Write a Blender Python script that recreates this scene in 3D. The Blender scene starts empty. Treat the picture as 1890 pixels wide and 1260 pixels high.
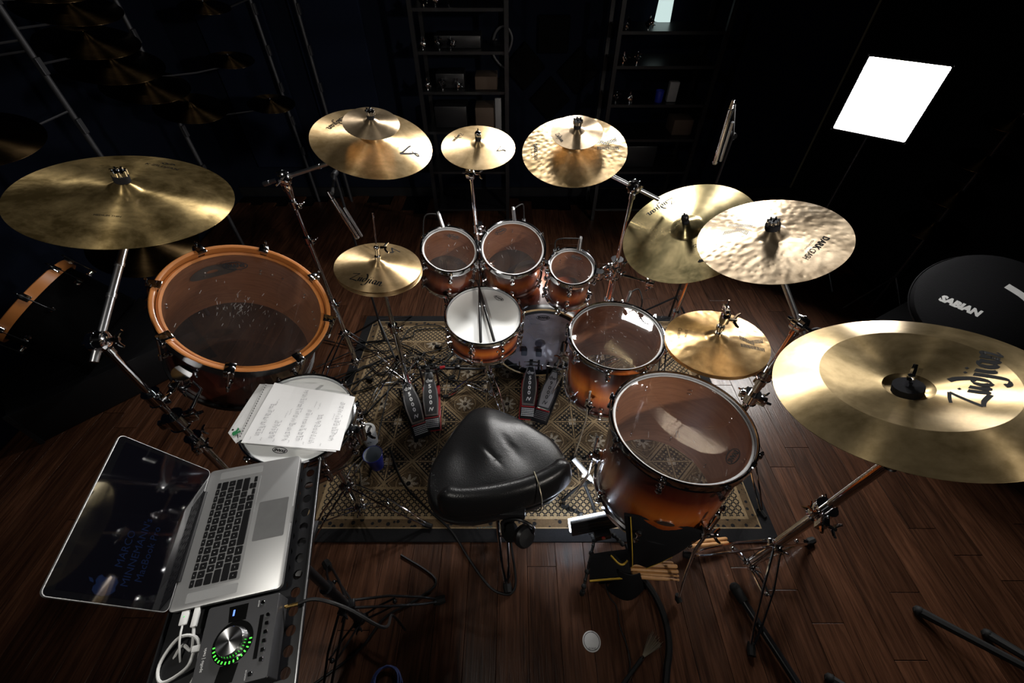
import bpy, bmesh, math, random
from mathutils import Vector as V, Matrix, Quaternion
RND = random.Random(11)
PI = math.pi
sc = bpy.context.scene
COL = sc.collection

# ------------------------------------------------------------------ camera
HC = 2.03
cam = bpy.data.cameras.new('camera')
cam.sensor_width = 36.0
cam.sensor_fit = 'HORIZONTAL'
cam.lens = 14.857
cam.clip_start = 0.02
camo = bpy.data.objects.new('camera', cam)
COL.objects.link(camo)
camo.location = (0, 0, HC)
camo.rotation_euler = (math.radians(90 - 45.147), 0, 0)
sc.camera = camo

# ------------------------------------------------------------------ world, lights, exposure
w = bpy.data.worlds.new('dark_room')
sc.world = w
w.use_nodes = True
w.node_tree.nodes['Background'].inputs[0].default_value = (0.5, 0.62, 1.0, 1)
w.node_tree.nodes['Background'].inputs[1].default_value = 0.0016
SOFTBOX_KEY = 110.0      # the softbox in view, right
LED_PANEL = 50.0

def area(name, loc, target, size, power, color=(1, 1, 1), sy=None, spread=180):
    l = bpy.data.lights.new(name, 'AREA')
    l.energy = power
    l.color = color
    l.size = size
    l.spread = math.radians(spread)
    if sy:
        l.shape = 'RECTANGLE'; l.size_y = sy
    o = bpy.data.objects.new(name, l)
    COL.objects.link(o)
    o.location = loc
    o.rotation_euler = (V(target) - V(loc)).to_track_quat('-Z', 'Y').to_euler()
    return o
area('ceiling_lamp_left', (-1.05, -0.05, 2.75), (-0.45, 1.3, 0.9), 0.10, 6.5, (1, 0.96, 0.88), spread=120)
area('ceiling_lamp_right', (2.6, -1.7, 2.6), (0.2, 1.5, 1.1), 0.16, 9, (1, 0.93, 0.84), spread=50)
# gridded softboxes behind the kit, above the frame (their housings are built further down)
SB2_C, SB2_T = (1.38, 3.55, 2.76), (0.2, 1.35, 1.0)
SB3_C, SB3_T = (0.22, 3.45, 2.86), (-0.1, 1.5, 1.1)
area('softbox_back', SB2_C, SB2_T, 0.44, 24, (1, 0.98, 0.95), 0.38, spread=95)
area('softbox_top', SB3_C, SB3_T, 0.50, 21, (1, 0.98, 0.95), 0.40, spread=85)
vs = sc.view_settings
vs.view_transform = 'Standard'
vs.look = 'None'
vs.gamma = 1.0
vs.use_curve_mapping = False
vs.exposure = 0.0

# ------------------------------------------------------------------ scene helpers
MW = {}
def tag(o, label=None, cat=None, group=None, kind=None):
    if label: o['label'] = label
    if cat: o['category'] = cat
    if group: o['group'] = group
    if kind: o['kind'] = kind
    return o
def frame(c, n=(0, 0, 1), spin=0.0):
    """matrix with origin c, z along n, x as near world x as it can be"""
    n = V(n).normalized()
    x = V((1, 0, 0)); x = (x - n * x.dot(n)).normalized()
    y = n.cross(x)
    m = Matrix((x, y, n)).transposed().to_4x4()
    m.translation = V(c)
    return m @ Matrix.Rotation(spin, 4, 'Z')
def thing(name, label, cat, M=None, group=None, loc=None):
    o = bpy.data.objects.new(name, None)
    o.empty_display_size = 0.05
    COL.objects.link(o)
    if M is None: M = Matrix.Translation(V(loc if loc else (0, 0, 0)))
    o.matrix_world = M
    MW[o.name] = M.copy()
    return tag(o, label, cat, group)
_meshes = {}
class MB:
    def __init__(s):
        s.v = []; s.f = []; s.m = []
    def add(s, vs, fs, mat=0, M=None):
        b = len(s.v)
        s.v += [tuple(M @ V(p)) if M else tuple(p) for p in vs]
        s.f += [tuple(b + i for i in q) for q in fs]
        s.m += [mat] * len(fs)
        return s
    def loft(s, rings, mat=0, closed=True, cap0=True, cap1=True, M=None, loop=False):
        n = len(rings[0]); vs = [p for r in rings for p in r]; fs = []
        k = len(rings)
        for i in range(k if loop else k - 1):
            a = i * n; b = ((i + 1) % k) * n
            for j in range(n if closed else n - 1):
                j2 = (j + 1) % n
                fs.append((a + j, a + j2, b + j2, b + j))
        if not loop:
            if cap0: fs.append(tuple(range(n - 1, -1, -1)))
            if cap1: fs.append(tuple((k - 1) * n + j for j in range(n)))
        return s.add(vs, fs, mat, M)
    def tube(s, p0, p1, r0, r1=None, seg=10, mat=0, M=None):
        p0 = V(p0); p1 = V(p1); r1 = r0 if r1 is None else r1
        return s.path([p0, p1], [r0, r1], seg, mat, M)
    def path(s, pts, r, seg=8, mat=0, M=None, loop=False, flat=None):
        pts = [V(p) for p in pts]; k = len(pts)
        rs = r if isinstance(r, (list, tuple)) else [r] * k
        rings = []; u = None
        for i, p in enumerate(pts):
            if loop: d = pts[(i + 1) % k] - pts[i - 1]
            elif i == 0: d = pts[1] - p
            elif i == k - 1: d = p - pts[i - 1]
            else: d = (pts[i + 1] - p).normalized() + (p - pts[i - 1]).normalized()
            if d.length < 1e-9: d = V((0, 0, 1))
            d.normalize()
            if u is None:
                u = d.cross(V((0, 0, 1)))
                if u.length < 1e-3: u = d.cross(V((0, 1, 0)))
            u = u - d * u.dot(d)
            if u.length < 1e-6: u = d.orthogonal()
            u.normalize(); w_ = d.cross(u)
            fl = flat or 1.0
            rings.append([p + (u * math.cos(a) + w_ * (math.sin(a) * fl)) * rs[i] for a in [2 * PI * j / seg for j in range(seg)]])
        return s.loft(rings, mat, M=M, loop=loop)
    def lathe(s, prof, seg=32, mat=0, M=None, mats=None, closed=False, a0=0, a1=2 * PI):
        k = len(prof); vs = []; fs = []
        for (r, z) in prof:
            for j in range(seg):
                a = 2 * PI * j / seg
                vs.append((r * math.cos(a), r * math.sin(a), z))
        base = len(s.f)
        ms = []
        for i in range(k if closed else k - 1):
            i2 = (i + 1) % k
            for j in range(seg):
                j2 = (j + 1) % seg
                fs.append((i * seg + j, i * seg + j2, i2 * seg + j2, i2 * seg + j))
                ms.append(mats[i] if mats else mat)
        if not closed:
            if prof[0][0] > 1e-6: pass
        s.add(vs, fs, mat, M)
        s.m[base:] = ms
        return s
    def disc(s, c, r, seg=16, mat=0, M=None):
        return s.add([(c[0] + r * math.cos(2 * PI * j / seg), c[1] + r * math.sin(2 * PI * j / seg), c[2]) for j in range(seg)], [tuple(range(seg))], mat, M)
    def box(s, c, size, mat=0, M=None, bev=0.0):
        x, y, z = [q / 2 for q in size]
        if bev <= 0:
            vs = [(c[0] + a * x, c[1] + b * y, c[2] + d * z) for a in (-1, 1) for b in (-1, 1) for d in (-1, 1)]
            fs = [(0, 1, 3, 2), (4, 6, 7, 5), (0, 4, 5, 1), (2, 3, 7, 6), (0, 2, 6, 4), (1, 5, 7, 3)]
            return s.add(vs, fs, mat, M)
        bm = bmesh.new()
        bmesh.ops.create_cube(bm, size=1.0)
        for q in bm.verts: q.co = V((q.co.x * 2 * x, q.co.y * 2 * y, q.co.z * 2 * z))
        bmesh.ops.bevel(bm, geom=bm.edges[:], offset=min(bev, x * .95, y * .95, z * .95), segments=2, affect='EDGES', profile=0.5)
        bm.verts.index_update()
        vs = [tuple(q.co + V(c)) for q in bm.verts]; fs = [tuple(q.index for q in f.verts) for f in bm.faces]
        bm.free()
        return s.add(vs, fs, mat, M)
    def ball(s, c, r, seg=10, rings=6, sc_=(1, 1, 1), mat=0, M=None):
        vs = [(c[0], c[1], c[2] + r * sc_[2])]; fs = []
        for i in range(1, rings):
            t = PI * i / rings
            for j in range(seg):
                a = 2 * PI * j / seg
                vs.append((c[0] + r * sc_[0] * math.sin(t) * math.cos(a), c[1] + r * sc_[1] * math.sin(t) * math.sin(a), c[2] + r * sc_[2] * math.cos(t)))
        vs.append((c[0], c[1], c[2] - r * sc_[2])); L = len(vs) - 1
        for j in range(seg): fs.append((0, 1 + j, 1 + (j + 1) % seg))
        for i in range(rings - 2):
            a = 1 + i * seg; b = a + seg
            for j in range(seg): fs.append((a + j, b + j, b + (j + 1) % seg, a + (j + 1) % seg))
        a = 1 + (rings - 2) * seg
        for j in range(seg): fs.append((a + j, L, a + (j + 1) % seg))
        return s.add(vs, fs, mat, M)
    def prism(s, poly, z0, z1, mat=0, M=None):
        n = len(poly)
        vs = [(p[0], p[1], z0) for p in poly] + [(p[0], p[1], z1) for p in poly]
        fs = [tuple(range(n - 1, -1, -1)), tuple(range(n, 2 * n))] + [(i, (i + 1) % n, n + (i + 1) % n, n + i) for i in range(n)]
        return s.add(vs, fs, mat, M)
    def mesh(s, name, mats, smooth=40):
        me = bpy.data.meshes.new(name)
        me.from_pydata(s.v, [], s.f)
        for m in (mats if isinstance(mats, (list, tuple)) else [mats]): me.materials.append(m)
        me.polygons.foreach_set('material_index', s.m)
        if smooth:
            me.polygons.foreach_set('use_smooth', [True] * len(me.polygons))
            me.update()
            me.set_sharp_from_angle(angle=math.radians(smooth))
        me.update()
        return me
    def build(s, name, mats, parent=None, world=False, smooth=40, label=None, M=None):
        if world and parent is not None:
            inv = MW[parent.name].inverted()
            s.v = [tuple(inv @ V(p)) for p in s.v]
        return link(name, s.mesh(name, mats, smooth), parent, label, M)
def link(name, me, parent=None, label=None, M=None):
    o = bpy.data.objects.new(name, me)
    COL.objects.link(o)
    if parent is not None:
        o.parent = parent
        o.matrix_parent_inverse = Matrix.Identity(4)
        MW[o.name] = MW[parent.name] @ (M or Matrix.Identity(4))
    else:
        MW[o.name] = (M or Matrix.Identity(4)).copy()
    if M is not None: o.matrix_local = M
    if label: o['label'] = label
    return o

# ------------------------------------------------------------------ materials
def newmat(name):
    m = bpy.data.materials.new(name)
    m.use_nodes = True
    nt = m.node_tree
    return m, nt, nt.nodes['Principled BSDF']
def setp(b, **kw):
    names = {'col': 'Base Color', 'rough': 'Roughness', 'metal': 'Metallic', 'spec': 'Specular IOR Level', 'coat': 'Coat Weight', 'coatr': 'Coat Roughness',
             'emis': 'Emission Color', 'es': 'Emission Strength', 'alpha': 'Alpha', 'trans': 'Transmission Weight', 'ior': 'IOR', 'sheen': 'Sheen Weight', 'aniso': 'Anisotropic', 'arot': 'Anisotropic Rotation'}
    for k, v in kw.items():
        i = b.inputs[names[k]]
        i.default_value = (*v, 1) if k in ('col', 'emis') else v
class G:
    """tiny node-graph writer"""
    def __init__(s, nt): s.nt = nt
    def n(s, typ, **kw):
        q = s.nt.nodes.new(typ)
        for k, v in kw.items(): setattr(q, k, v)
        return q
    def l(s, a, b): s.nt.links.new(a, b)
    def val(s, sock, x):
        if isinstance(x, (int, float)): sock.default_value = x
        elif isinstance(x, tuple): sock.default_value = (*x, 1) if len(x) == 3 and len(sock.default_value) == 4 else x
        else: s.l(x, sock)
    def math(s, op, a, b=0.0, c=None):
        q = s.n('ShaderNodeMath', operation=op)
        s.val(q.inputs[0], a); s.val(q.inputs[1], b)
        if c is not None: s.val(q.inputs[2], c)
        return q.outputs[0]
    def coord(s, which='Object'): return s.n('ShaderNodeTexCoord').outputs[which]
    def mapping(s, vec, scale=(1, 1, 1), loc=(0, 0, 0), rot=(0, 0, 0)):
        q = s.n('ShaderNodeMapping'); s.l(vec, q.inputs[0])
        q.inputs['Scale'].default_value = scale; q.inputs['Location'].default_value = loc; q.inputs['Rotation'].default_value = rot
        return q.outputs[0]
    def noise(s, vec=None, scale=5, detail=4, rough=0.55, dist=0.0):
        q = s.n('ShaderNodeTexNoise'); q.inputs['Scale'].default_value = scale; q.inputs['Detail'].default_value = detail
        q.inputs['Roughness'].default_value = rough; q.inputs['Distortion'].default_value = dist
        if vec is not None: s.l(vec, q.inputs['Vector'])
        return q.outputs[0]
    def voro(s, vec=None, scale=5, feature='F1'):
        q = s.n('ShaderNodeTexVoronoi', feature=feature); q.inputs['Scale'].default_value = scale
        if vec is not None: s.l(vec, q.inputs['Vector'])
        return q.outputs[0]
    def ramp(s, fac, stops, interp='LINEAR'):
        q = s.n('ShaderNodeValToRGB'); q.color_ramp.interpolation = interp
        e = q.color_ramp.elements
        while len(e) < len(stops): e.new(0.5)
        for i, (p, c) in enumerate(stops):
            e[i].position = p; e[i].color = (*c, 1) if len(c) == 3 else c
        s.l(fac, q.inputs[0]); return q.outputs[0]
    def mix(s, fac, a, b):
        q = s.n('ShaderNodeMix', data_type='RGBA'); s.val(q.inputs[0], fac); s.val(q.inputs[6], a); s.val(q.inputs[7], b)
        return q.outputs[2]
    def sep(s, vec):
        q = s.n('ShaderNodeSeparateXYZ'); s.l(vec, q.inputs[0]); return q.outputs
    def bump(s, h, strength=0.3, dist=0.01):
        q = s.n('ShaderNodeBump'); q.inputs['Strength'].default_value = strength; q.inputs['Distance'].default_value = dist
        s.l(h, q.inputs['Height']); return q.outputs[0]
def plain(name, col, rough=0.5, metal=0.0, **kw):
    """base colour with a little noise so that nothing is dead flat"""
    m, nt, b = newmat(name); g = G(nt)
    var = kw.pop('var', 0.12); ns = kw.pop('ns', 30); bmp = kw.pop('bump', 0)
    setp(b, rough=rough, metal=metal, **kw)
    t = g.noise(g.coord(), ns, 3)
    g.l(g.mix(t, tuple(c * (1 - var) for c in col), tuple(min(1, c * (1 + var)) for c in col)), b.inputs['Base Color'])
    if bmp: g.l(g.bump(t, bmp, 0.002), b.inputs['Normal'])
    return m
def glow(name, col, s):
    m, nt, b = newmat(name); setp(b, col=(0.02, 0.02, 0.02), emis=col, es=s)
    return m
CHROME = plain('chrome', (0.78, 0.79, 0.82), 0.08, 1.0, var=0.03)
STEEL = plain('satin_steel', (0.55, 0.56, 0.58), 0.28, 1.0, var=0.08)
BLACKM = plain('black_metal', (0.007, 0.007, 0.008), 0.34, 0.0, spec=0.35)
RUBBER = plain('black_rubber', (0.006, 0.006, 0.006), 0.7, spec=0.25)
PLASTIC = plain('black_plastic', (0.007, 0.007, 0.008), 0.38, spec=0.3)
CABLE = plain('cable_black', (0.005, 0.005, 0.0055), 0.5, spec=0.25)
FELT = plain('dark_felt', (0.016, 0.016, 0.018), 0.95, ns=300, spec=0.05)
INK = plain('black_ink', (0.006, 0.006, 0.0065), 0.6, spec=0.08)
INKFAINT = plain('worn_ink', (0.09, 0.075, 0.05), 0.55)
GREYINK = plain('pencil_grey', (0.28, 0.28, 0.30), 0.8)
WHITEINK = plain('white_print', (0.75, 0.75, 0.74), 0.5)
PAPER = plain('paper_white', (0.82, 0.82, 0.83), 0.7, var=0.03)
PAPER2 = plain('paper_grey', (0.60, 0.60, 0.60), 0.6, var=0.05)
WHITEPL = plain('white_plastic', (0.78, 0.78, 0.76), 0.4, var=0.03)
REDM = plain('red_enamel', (0.30, 0.012, 0.016), 0.3, coat=0.5)
BLUEPL = plain('blue_plastic', (0.012, 0.022, 0.22), 0.3)
YELLOW = plain('yellow_piping', (0.42, 0.26, 0.02), 0.6)
NAVYCL = plain('black_nylon', (0.005, 0.005, 0.006), 0.8, ns=200, bump=0.4, spec=0.1)
COATED = plain('coated_head', (0.74, 0.75, 0.74), 0.55, var=0.05, ns=8)
SILVER = plain('laptop_aluminium', (0.52, 0.52, 0.52), 0.42, 0.85, var=0.02)
DARKGR = plain('interface_grey', (0.045, 0.045, 0.048), 0.42, 0.4, var=0.05)
KEYBL = plain('key_black', (0.004, 0.004, 0.0045), 0.45, spec=0.2)
FOAM = plain('charcoal_foam', (0.002, 0.002, 0.0022), 0.95, ns=120, bump=0.5, spec=0.05)
CARD = plain('cardboard', (0.045, 0.027, 0.016), 0.8)
WALLM = plain('navy_wall_paint', (0.0035, 0.0050, 0.0105), 0.95, ns=3, spec=0.05)
WALLD = plain('dark_wall_paint', (0.003, 0.003, 0.0036), 0.95, ns=3, spec=0.05)
PANELB = plain('navy_acoustic_cloth', (0.004, 0.006, 0.014), 0.85, ns=90, spec=0.05)
HICKORY = plain('hickory_wood', (0.42, 0.21, 0.075), 0.45, var=0.2, ns=40)
BLKSTICK = plain('black_stick_lacquer', (0.012, 0.012, 0.013), 0.28, coat=0.4)
LEATHER = None
def leather():
    m, nt, b = newmat('black_leather'); g = G(nt)
    setp(b, col=(0.006, 0.006, 0.0065), rough=0.28, spec=0.32)
    v = g.voro(g.coord(), 260); n2 = g.noise(g.coord(), 9, 3)
    h = g.math('ADD', g.math('MULTIPLY', v, 0.35), g.math('MULTIPLY', n2, 1.2))
    g.l(g.bump(h, 0.25, 0.004), b.inputs['Normal'])
    g.l(g.math('ADD', g.math('MULTIPLY', g.noise(g.coord(), 5, 4), 0.20), 0.23), b.inputs['Roughness'])
    return m
LEATHER = leather()
def bronze(name, c1, c2, rough=0.42, aniso=0.88, hammer=0.0, hscale=55, patina=1.0, lathe=0.06, rings=230.0, metal=0.89):
    m, nt, b = newmat(name); g = G(nt)
    oc = g.coord()
    setp(b, metal=metal, aniso=aniso, arot=0.25, spec=0.3)
    t = g.n('ShaderNodeTangent', direction_type='RADIAL', axis='Z')
    g.l(t.outputs[0], b.inputs['Tangent'])
    x, y, z = g.sep(oc)
    r = g.math('SQRT', g.math('ADD', g.math('MULTIPLY', x, x), g.math('MULTIPLY', y, y)))
    n1 = g.noise(oc, 7, 6, 0.62, 0.6); n2 = g.noise(oc, 38, 4, 0.6)
    f = g.math('ADD', g.math('MULTIPLY', n1, 0.75), g.math('MULTIPLY', n2, 0.25))
    cr = g.ramp(f, [(0.5 - 0.13 / max(patina, .2), c2), (0.5 + 0.12, c1)])
    g.l(cr, b.inputs['Base Color'])
    comb = g.n('ShaderNodeCombineXYZ'); g.l(r, comb.inputs[0])
    rn = g.noise(comb.outputs[0], rings, 3, 0.7)
    h = g.math('MULTIPLY', rn, lathe)
    if hammer:
        vv = g.n('ShaderNodeTexVoronoi', feature='SMOOTH_F1'); vv.inputs['Scale'].default_value = hscale
        g.l(g.mapping(oc, (1, 1, 0.2)), vv.inputs['Vector'])
        h = g.math('ADD', h, g.math('MULTIPLY', vv.outputs[0], hammer))
    g.l(g.bump(h, 0.55, 0.0016), b.inputs['Normal'])
    g.l(g.math('ADD', g.math('MULTIPLY', g.math('SUBTRACT', n1, 0.5), 0.18), rough), b.inputs['Roughness'])
    return m
def burst(name, depth, dark=0.0):
    """sunburst lacquer: black-brown rims fading to orange maple in the middle of the shell (local z 0..-depth)"""
    m, nt, b = newmat(name); g = G(nt)
    x, y, z = g.sep(g.coord())
    t = g.math('DIVIDE', z, -depth)
    n_ = g.noise(g.mapping(g.coord(), (14, 14, 1.2)), 5, 4, 0.6, 0.5)
    t2 = g.math('ADD', t, g.math('MULTIPLY', g.math('SUBTRACT', n_, 0.5), 0.05))
    k = 1 - dark
    cr = g.ramp(t2, [(0.06, (0.006, 0.0025, 0.002)), (0.27, (0.075 * k, 0.009 * k, 0.003)), (0.44, (0.42 * k, 0.085 * k, 0.008)), (0.58, (0.62 * k, 0.16 * k, 0.014)), (0.72, (0.38 * k, 0.07 * k, 0.007)), (0.85, (0.06, 0.008, 0.003)), (0.97, (0.006, 0.0025, 0.002))])
    gr = g.mix(g.math('MULTIPLY', n_, 0.5), cr, (0.05, 0.008, 0.002))
    g.l(gr, b.inputs['Base Color'])
    setp(b, rough=0.32, coat=1.0, coatr=0.05)
    return m
def maple():
    m, nt, b = newmat('maple_inside'); g = G(nt)
    n_ = g.noise(g.mapping(g.coord(), (3, 3, 22)), 4, 4, 0.6, 0.4)
    g.l(g.ramp(n_, [(0.3, (0.235, 0.105, 0.052)), (0.7, (0.35, 0.165, 0.085))]), b.inputs['Base Color'])
    setp(b, rough=0.45)
    return m
MAPLE = maple()
HOOPWOOD = plain('orange_hoop_wood', (0.46, 0.17, 0.045), 0.35, var=0.15, ns=16, coat=0.4)
BASSHOOP = plain('bass_hoop_wood', (0.52, 0.36, 0.18), 0.35, var=0.15, ns=16, coat=0.4)
def clear_head(name, tint=(0.9, 0.86, 0.84), gloss=0.09, scratch=0.5, milk=0.05, milkcol=(0.6, 0.55, 0.55)):
    """thin clear film: mostly see-through, fresnel gloss, a trace of haze and stick scratches"""
    m = bpy.data.materials.new(name); m.use_nodes = True
    nt = m.node_tree; nt.nodes.clear(); g = G(nt)
    out = g.n('ShaderNodeOutputMaterial')
    tr = g.n('ShaderNodeBsdfTransparent'); tr.inputs[0].default_value = (*tint, 1)
    gl = g.n('ShaderNodeBsdfGlossy'); gl.inputs['Roughness'].default_value = 0.03; gl.inputs[0].default_value = (1, 1, 1, 1)
    df = g.n('ShaderNodeBsdfDiffuse'); df.inputs[0].default_value = (*milkcol, 1)
    oc = g.coord()
    lw = g.n('ShaderNodeLayerWeight'); lw.inputs[0].default_value = 0.5
    fr = g.math('ADD', 0.045, g.math('MULTIPLY', 0.955, g.math('POWER', lw.outputs['Facing'], 5.0)))
    bp = g.bump(g.noise(oc, 6, 3), 0.06, 0.006); g.l(bp, gl.inputs['Normal'])
    # scratches: thin iso-lines of stretched noise, kept only in places
    s1 = g.noise(g.mapping(oc, (18, 90, 1), rot=(0, 0, 0.6)), 1.0, 2)
    s2 = g.noise(g.mapping(oc, (80, 16, 1), rot=(0, 0, 0.25)), 1.0, 2)
    def line(x): return g.math('LESS_THAN', g.math('ABSOLUTE', g.math('SUBTRACT', x, 0.5)), 0.006)
    keep = g.math('GREATER_THAN', g.noise(oc, 9, 2), 0.62)
    sx = g.math('MULTIPLY', g.math('MAXIMUM', line(s1), line(s2)), g.math('MULTIPLY', keep, scratch))
    mk = g.math('ADD', sx, g.math('MULTIPLY', g.noise(oc, 4, 3), milk))
    m1 = g.n('ShaderNodeMixShader'); g.l(mk, m1.inputs[0]); g.l(tr.outputs[0], m1.inputs[1]); g.l(df.outputs[0], m1.inputs[2])
    m2 = g.n('ShaderNodeMixShader'); g.l(g.math('MAXIMUM', fr, gloss), m2.inputs[0]); g.l(m1.outputs[0], m2.inputs[1]); g.l(gl.outputs[0], m2.inputs[2])
    g.l(m2.outputs[0], out.inputs[0])
    return m
HEADCLEAR = clear_head('clear_batter_film', scratch=0.0)
HEADRES = clear_head('clear_resonant_film', (0.52, 0.52, 0.55), 0.07, 0.0, 0.10, (0.16, 0.16, 0.18))
HEADGONG = clear_head('clear_gong_film', (0.88, 0.84, 0.82), 0.07, 0.0, 0.03)
HEADBASS = clear_head('hazy_bass_film', (0.8, 0.78, 0.8), 0.14, 0.0, 0.9, (0.50, 0.46, 0.53))

def floorwood():
    m, nt, b = newmat('plank_wood'); g = G(nt)
    oi = g.n('ShaderNodeObjectInfo')
    off = g.n('ShaderNodeCombineXYZ')
    g.l(g.math('MULTIPLY', oi.outputs['Random'], 37.0), off.inputs[0]); g.l(g.math('MULTIPLY', oi.outputs['Random'], 91.0), off.inputs[1])
    va = g.n('ShaderNodeVectorMath', operation='ADD'); g.l(g.coord(), va.inputs[0]); g.l(off.outputs[0], va.inputs[1])
    v = va.outputs[0]
    a = g.noise(g.mapping(v, (14, 0.9, 1)), 2.2, 6, 0.62, 1.6)
    f = g.noise(g.mapping(v, (170, 6, 1)), 1.0, 4, 0.6)
    c = g.ramp(g.math('ADD', g.math('MULTIPLY', a, 0.7), g.math('MULTIPLY', f, 0.3)), [(0.30, (0.008, 0.0036, 0.0024)), (0.47, (0.040, 0.0158, 0.0078)), (0.68, (0.088, 0.037, 0.019))])
    dk = g.math('ADD', g.math('MULTIPLY', oi.outputs['Random'], 0.55), 0.65)
    hs = g.n('ShaderNodeHueSaturation'); g.l(c, hs.inputs['Color']); g.l(dk, hs.inputs['Value'])
    g.l(hs.outputs[0], b.inputs['Base Color'])
    setp(b, spec=0.38)
    g.l(g.math('ADD', g.math('MULTIPLY', f, 0.18), 0.22), b.inputs['Roughness'])
    g.l(g.bump(g.math('ADD', a, g.math('MULTIPLY', f, 0.8)), 0.3, 0.004), b.inputs['Normal'])
    return m
PLANK = floorwood()

# ------------------------------------------------------------------ lettering
_fc = {}
def font2d(txt, size, align='CENTER', shear=0.0, bold=0.0, spacing=1.0):
    """flat letters: list of 2-D points and faces"""
    key = (txt, size, align, shear, bold, spacing)
    if key in _fc: return _fc[key]
    cu = bpy.data.curves.new('letters', 'FONT')
    cu.body = txt; cu.size = size; cu.align_x = align; cu.align_y = 'CENTER'
    cu.shear = shear; cu.offset = bold; cu.resolution_u = 2; cu.space_character = spacing
    ob = bpy.data.objects.new('letters', cu); COL.objects.link(ob)
    me = bpy.data.meshes.new_from_object(ob)
    r = ([(p.co.x, p.co.y) for p in me.vertices], [tuple(f.vertices) for f in me.polygons])
    bpy.data.objects.remove(ob); bpy.data.curves.remove(cu); bpy.data.meshes.remove(me)
    _fc[key] = r
    return r
def strokes2d(strokes, width, pen=0.55):
    """broad-nib lettering: list of polylines (points), nib angled so that stems are fat and hairlines thin"""
    vs = []; fs = []
    nib = V((math.cos(pen), math.sin(pen)))
    for st in strokes:
        w_ = width
        pts = [V(p[:2]) for p in st]
        if len(pts) == 1: pts = [pts[0] - V((0.03, 0.03)), pts[0] + V((0.03, 0.03))]
        # resample with a Catmull-Rom
        if len(pts) > 2:
            q = []
            for i in range(len(pts) - 1):
                p0 = pts[max(i - 1, 0)]; p1 = pts[i]; p2 = pts[i + 1]; p3 = pts[min(i + 2, len(pts) - 1)]
                for k in range(4):
                    t = k / 4
                    q.append(0.5 * ((2 * p1) + (p2 - p0) * t + (2 * p0 - 5 * p1 + 4 * p2 - p3) * t * t + (3 * p1 - p0 - 3 * p2 + p3) * t ** 3))
            q.append(pts[-1]); pts = q
        b = len(vs)
        for i, p in enumerate(pts):
            d = (pts[min(i + 1, len(pts) - 1)] - pts[max(i - 1, 0)])
            d = d.normalized() if d.length > 0 else V((1, 0))
            nrm = V((-d.y, d.x))
            hw = w_ * (0.22 + 0.78 * abs(nrm.dot(nib))) * 0.5
            vs += [tuple(p + nrm * hw), tuple(p - nrm * hw)]
        for i in range(len(pts) - 1): fs.append((b + 2 * i, b + 2 * i + 1, b + 2 * i + 3, b + 2 * i + 2))
    return vs, fs
SCRIPT = [[(0.02, 0.86), (0.3, 0.93), (0.68, 1.0)], [(0.68, 1.0), (0.35, 0.55), (0.02, 0.08)], [(0.02, 0.08), (0.35, 0.10), (0.74, 0.0)],
          [(0.88, 0.56), (0.84, 0.25), (0.86, 0.06), (0.95, 0.1)], [(0.93, 0.78)],
          [(1.10, 0.56), (1.05, 0.25), (1.07, 0.06), (1.16, 0.1)],
          [(1.52, 0.50), (1.36, 0.50), (1.25, 0.25), (1.34, 0.06), (1.50, 0.2), (1.56, 0.55), (1.46, 0.95), (1.32, 1.12)],
          [(1.80, 0.56), (1.74, 0.1), (1.62, -0.28), (1.40, -0.36), (1.30, -0.26)], [(1.84, 0.78)],
          [(2.02, 0.56), (1.97, 0.25), (1.99, 0.06), (2.08, 0.1)], [(2.07, 0.78)],
          [(2.50, 0.52), (2.32, 0.52), (2.22, 0.25), (2.30, 0.06), (2.46, 0.22), (2.54, 0.54)], [(2.54, 0.54), (2.49, 0.2), (2.54, 0.05), (2.64, 0.12)],
          [(2.76, 0.56), (2.72, 0.25), (2.70, 0.04)], [(2.72, 0.3), (2.84, 0.52), (2.96, 0.52), (2.98, 0.3), (2.95, 0.08), (3.06, 0.05), (3.2, 0.16)]]
ALOGO = [[(0.0, 0.30), (0.12, 0.22), (0.9, 0.10), (1.15, 0.0)], [(1.15, 0.0), (0.8, 0.45), (0.52, 0.72), (0.46, 0.92), (0.56, 1.02), (0.64, 0.9), (0.56, 0.7), (0.42, 0.5)]]
def place2d(vf, scale, cx, cy):
    return [((x - cx) * scale, (y - cy) * scale) for x, y in vf[0]], vf[1]
def klogo(h):
    """the letter K cut into fine horizontal bars"""
    polys = [[(0, 0), (0.26, 0), (0.26, 1), (0, 1)], [(0.30, 0.42), (0.62, 1.0), (0.98, 1.0), (0.50, 0.36)], [(0.40, 0.62), (0.62, 0.62), (1.06, 0.0), (0.70, 0.0)]]
    vs = []; fs = []; N = 15
    def span(p, y):
        xs = []
        for i in range(len(p)):
            a = p[i]; b = p[(i + 1) % len(p)]
            if (a[1] - y) * (b[1] - y) <= 0 and abs(a[1] - b[1]) > 1e-9:
                xs.append(a[0] + (b[0] - a[0]) * (y - a[1]) / (b[1] - a[1]))
        return (min(xs), max(xs)) if len(xs) > 1 else None
    for k in range(N):
        y0 = (k + 0.12) / N; y1 = (k + 0.70) / N
        for p in polys:
            a = span(p, y0 + 1e-5); b = span(p, y1 - 1e-5)
            if a and b:
                i = len(vs); vs += [(a[0], y0), (a[1], y0), (b[1], y1), (b[0], y1)]; fs.append((i, i + 1, i + 2, i + 3))
    return [((x - 0.5) * h * 0.8, (y - 0.5) * h) for x, y in vs], fs
def rot2(vf, a, dx=0, dy=0):
    c, s = math.cos(a), math.sin(a)
    return [(x * c - y * s + dx, x * s + y * c + dy) for x, y in vf[0]], vf[1]
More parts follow.
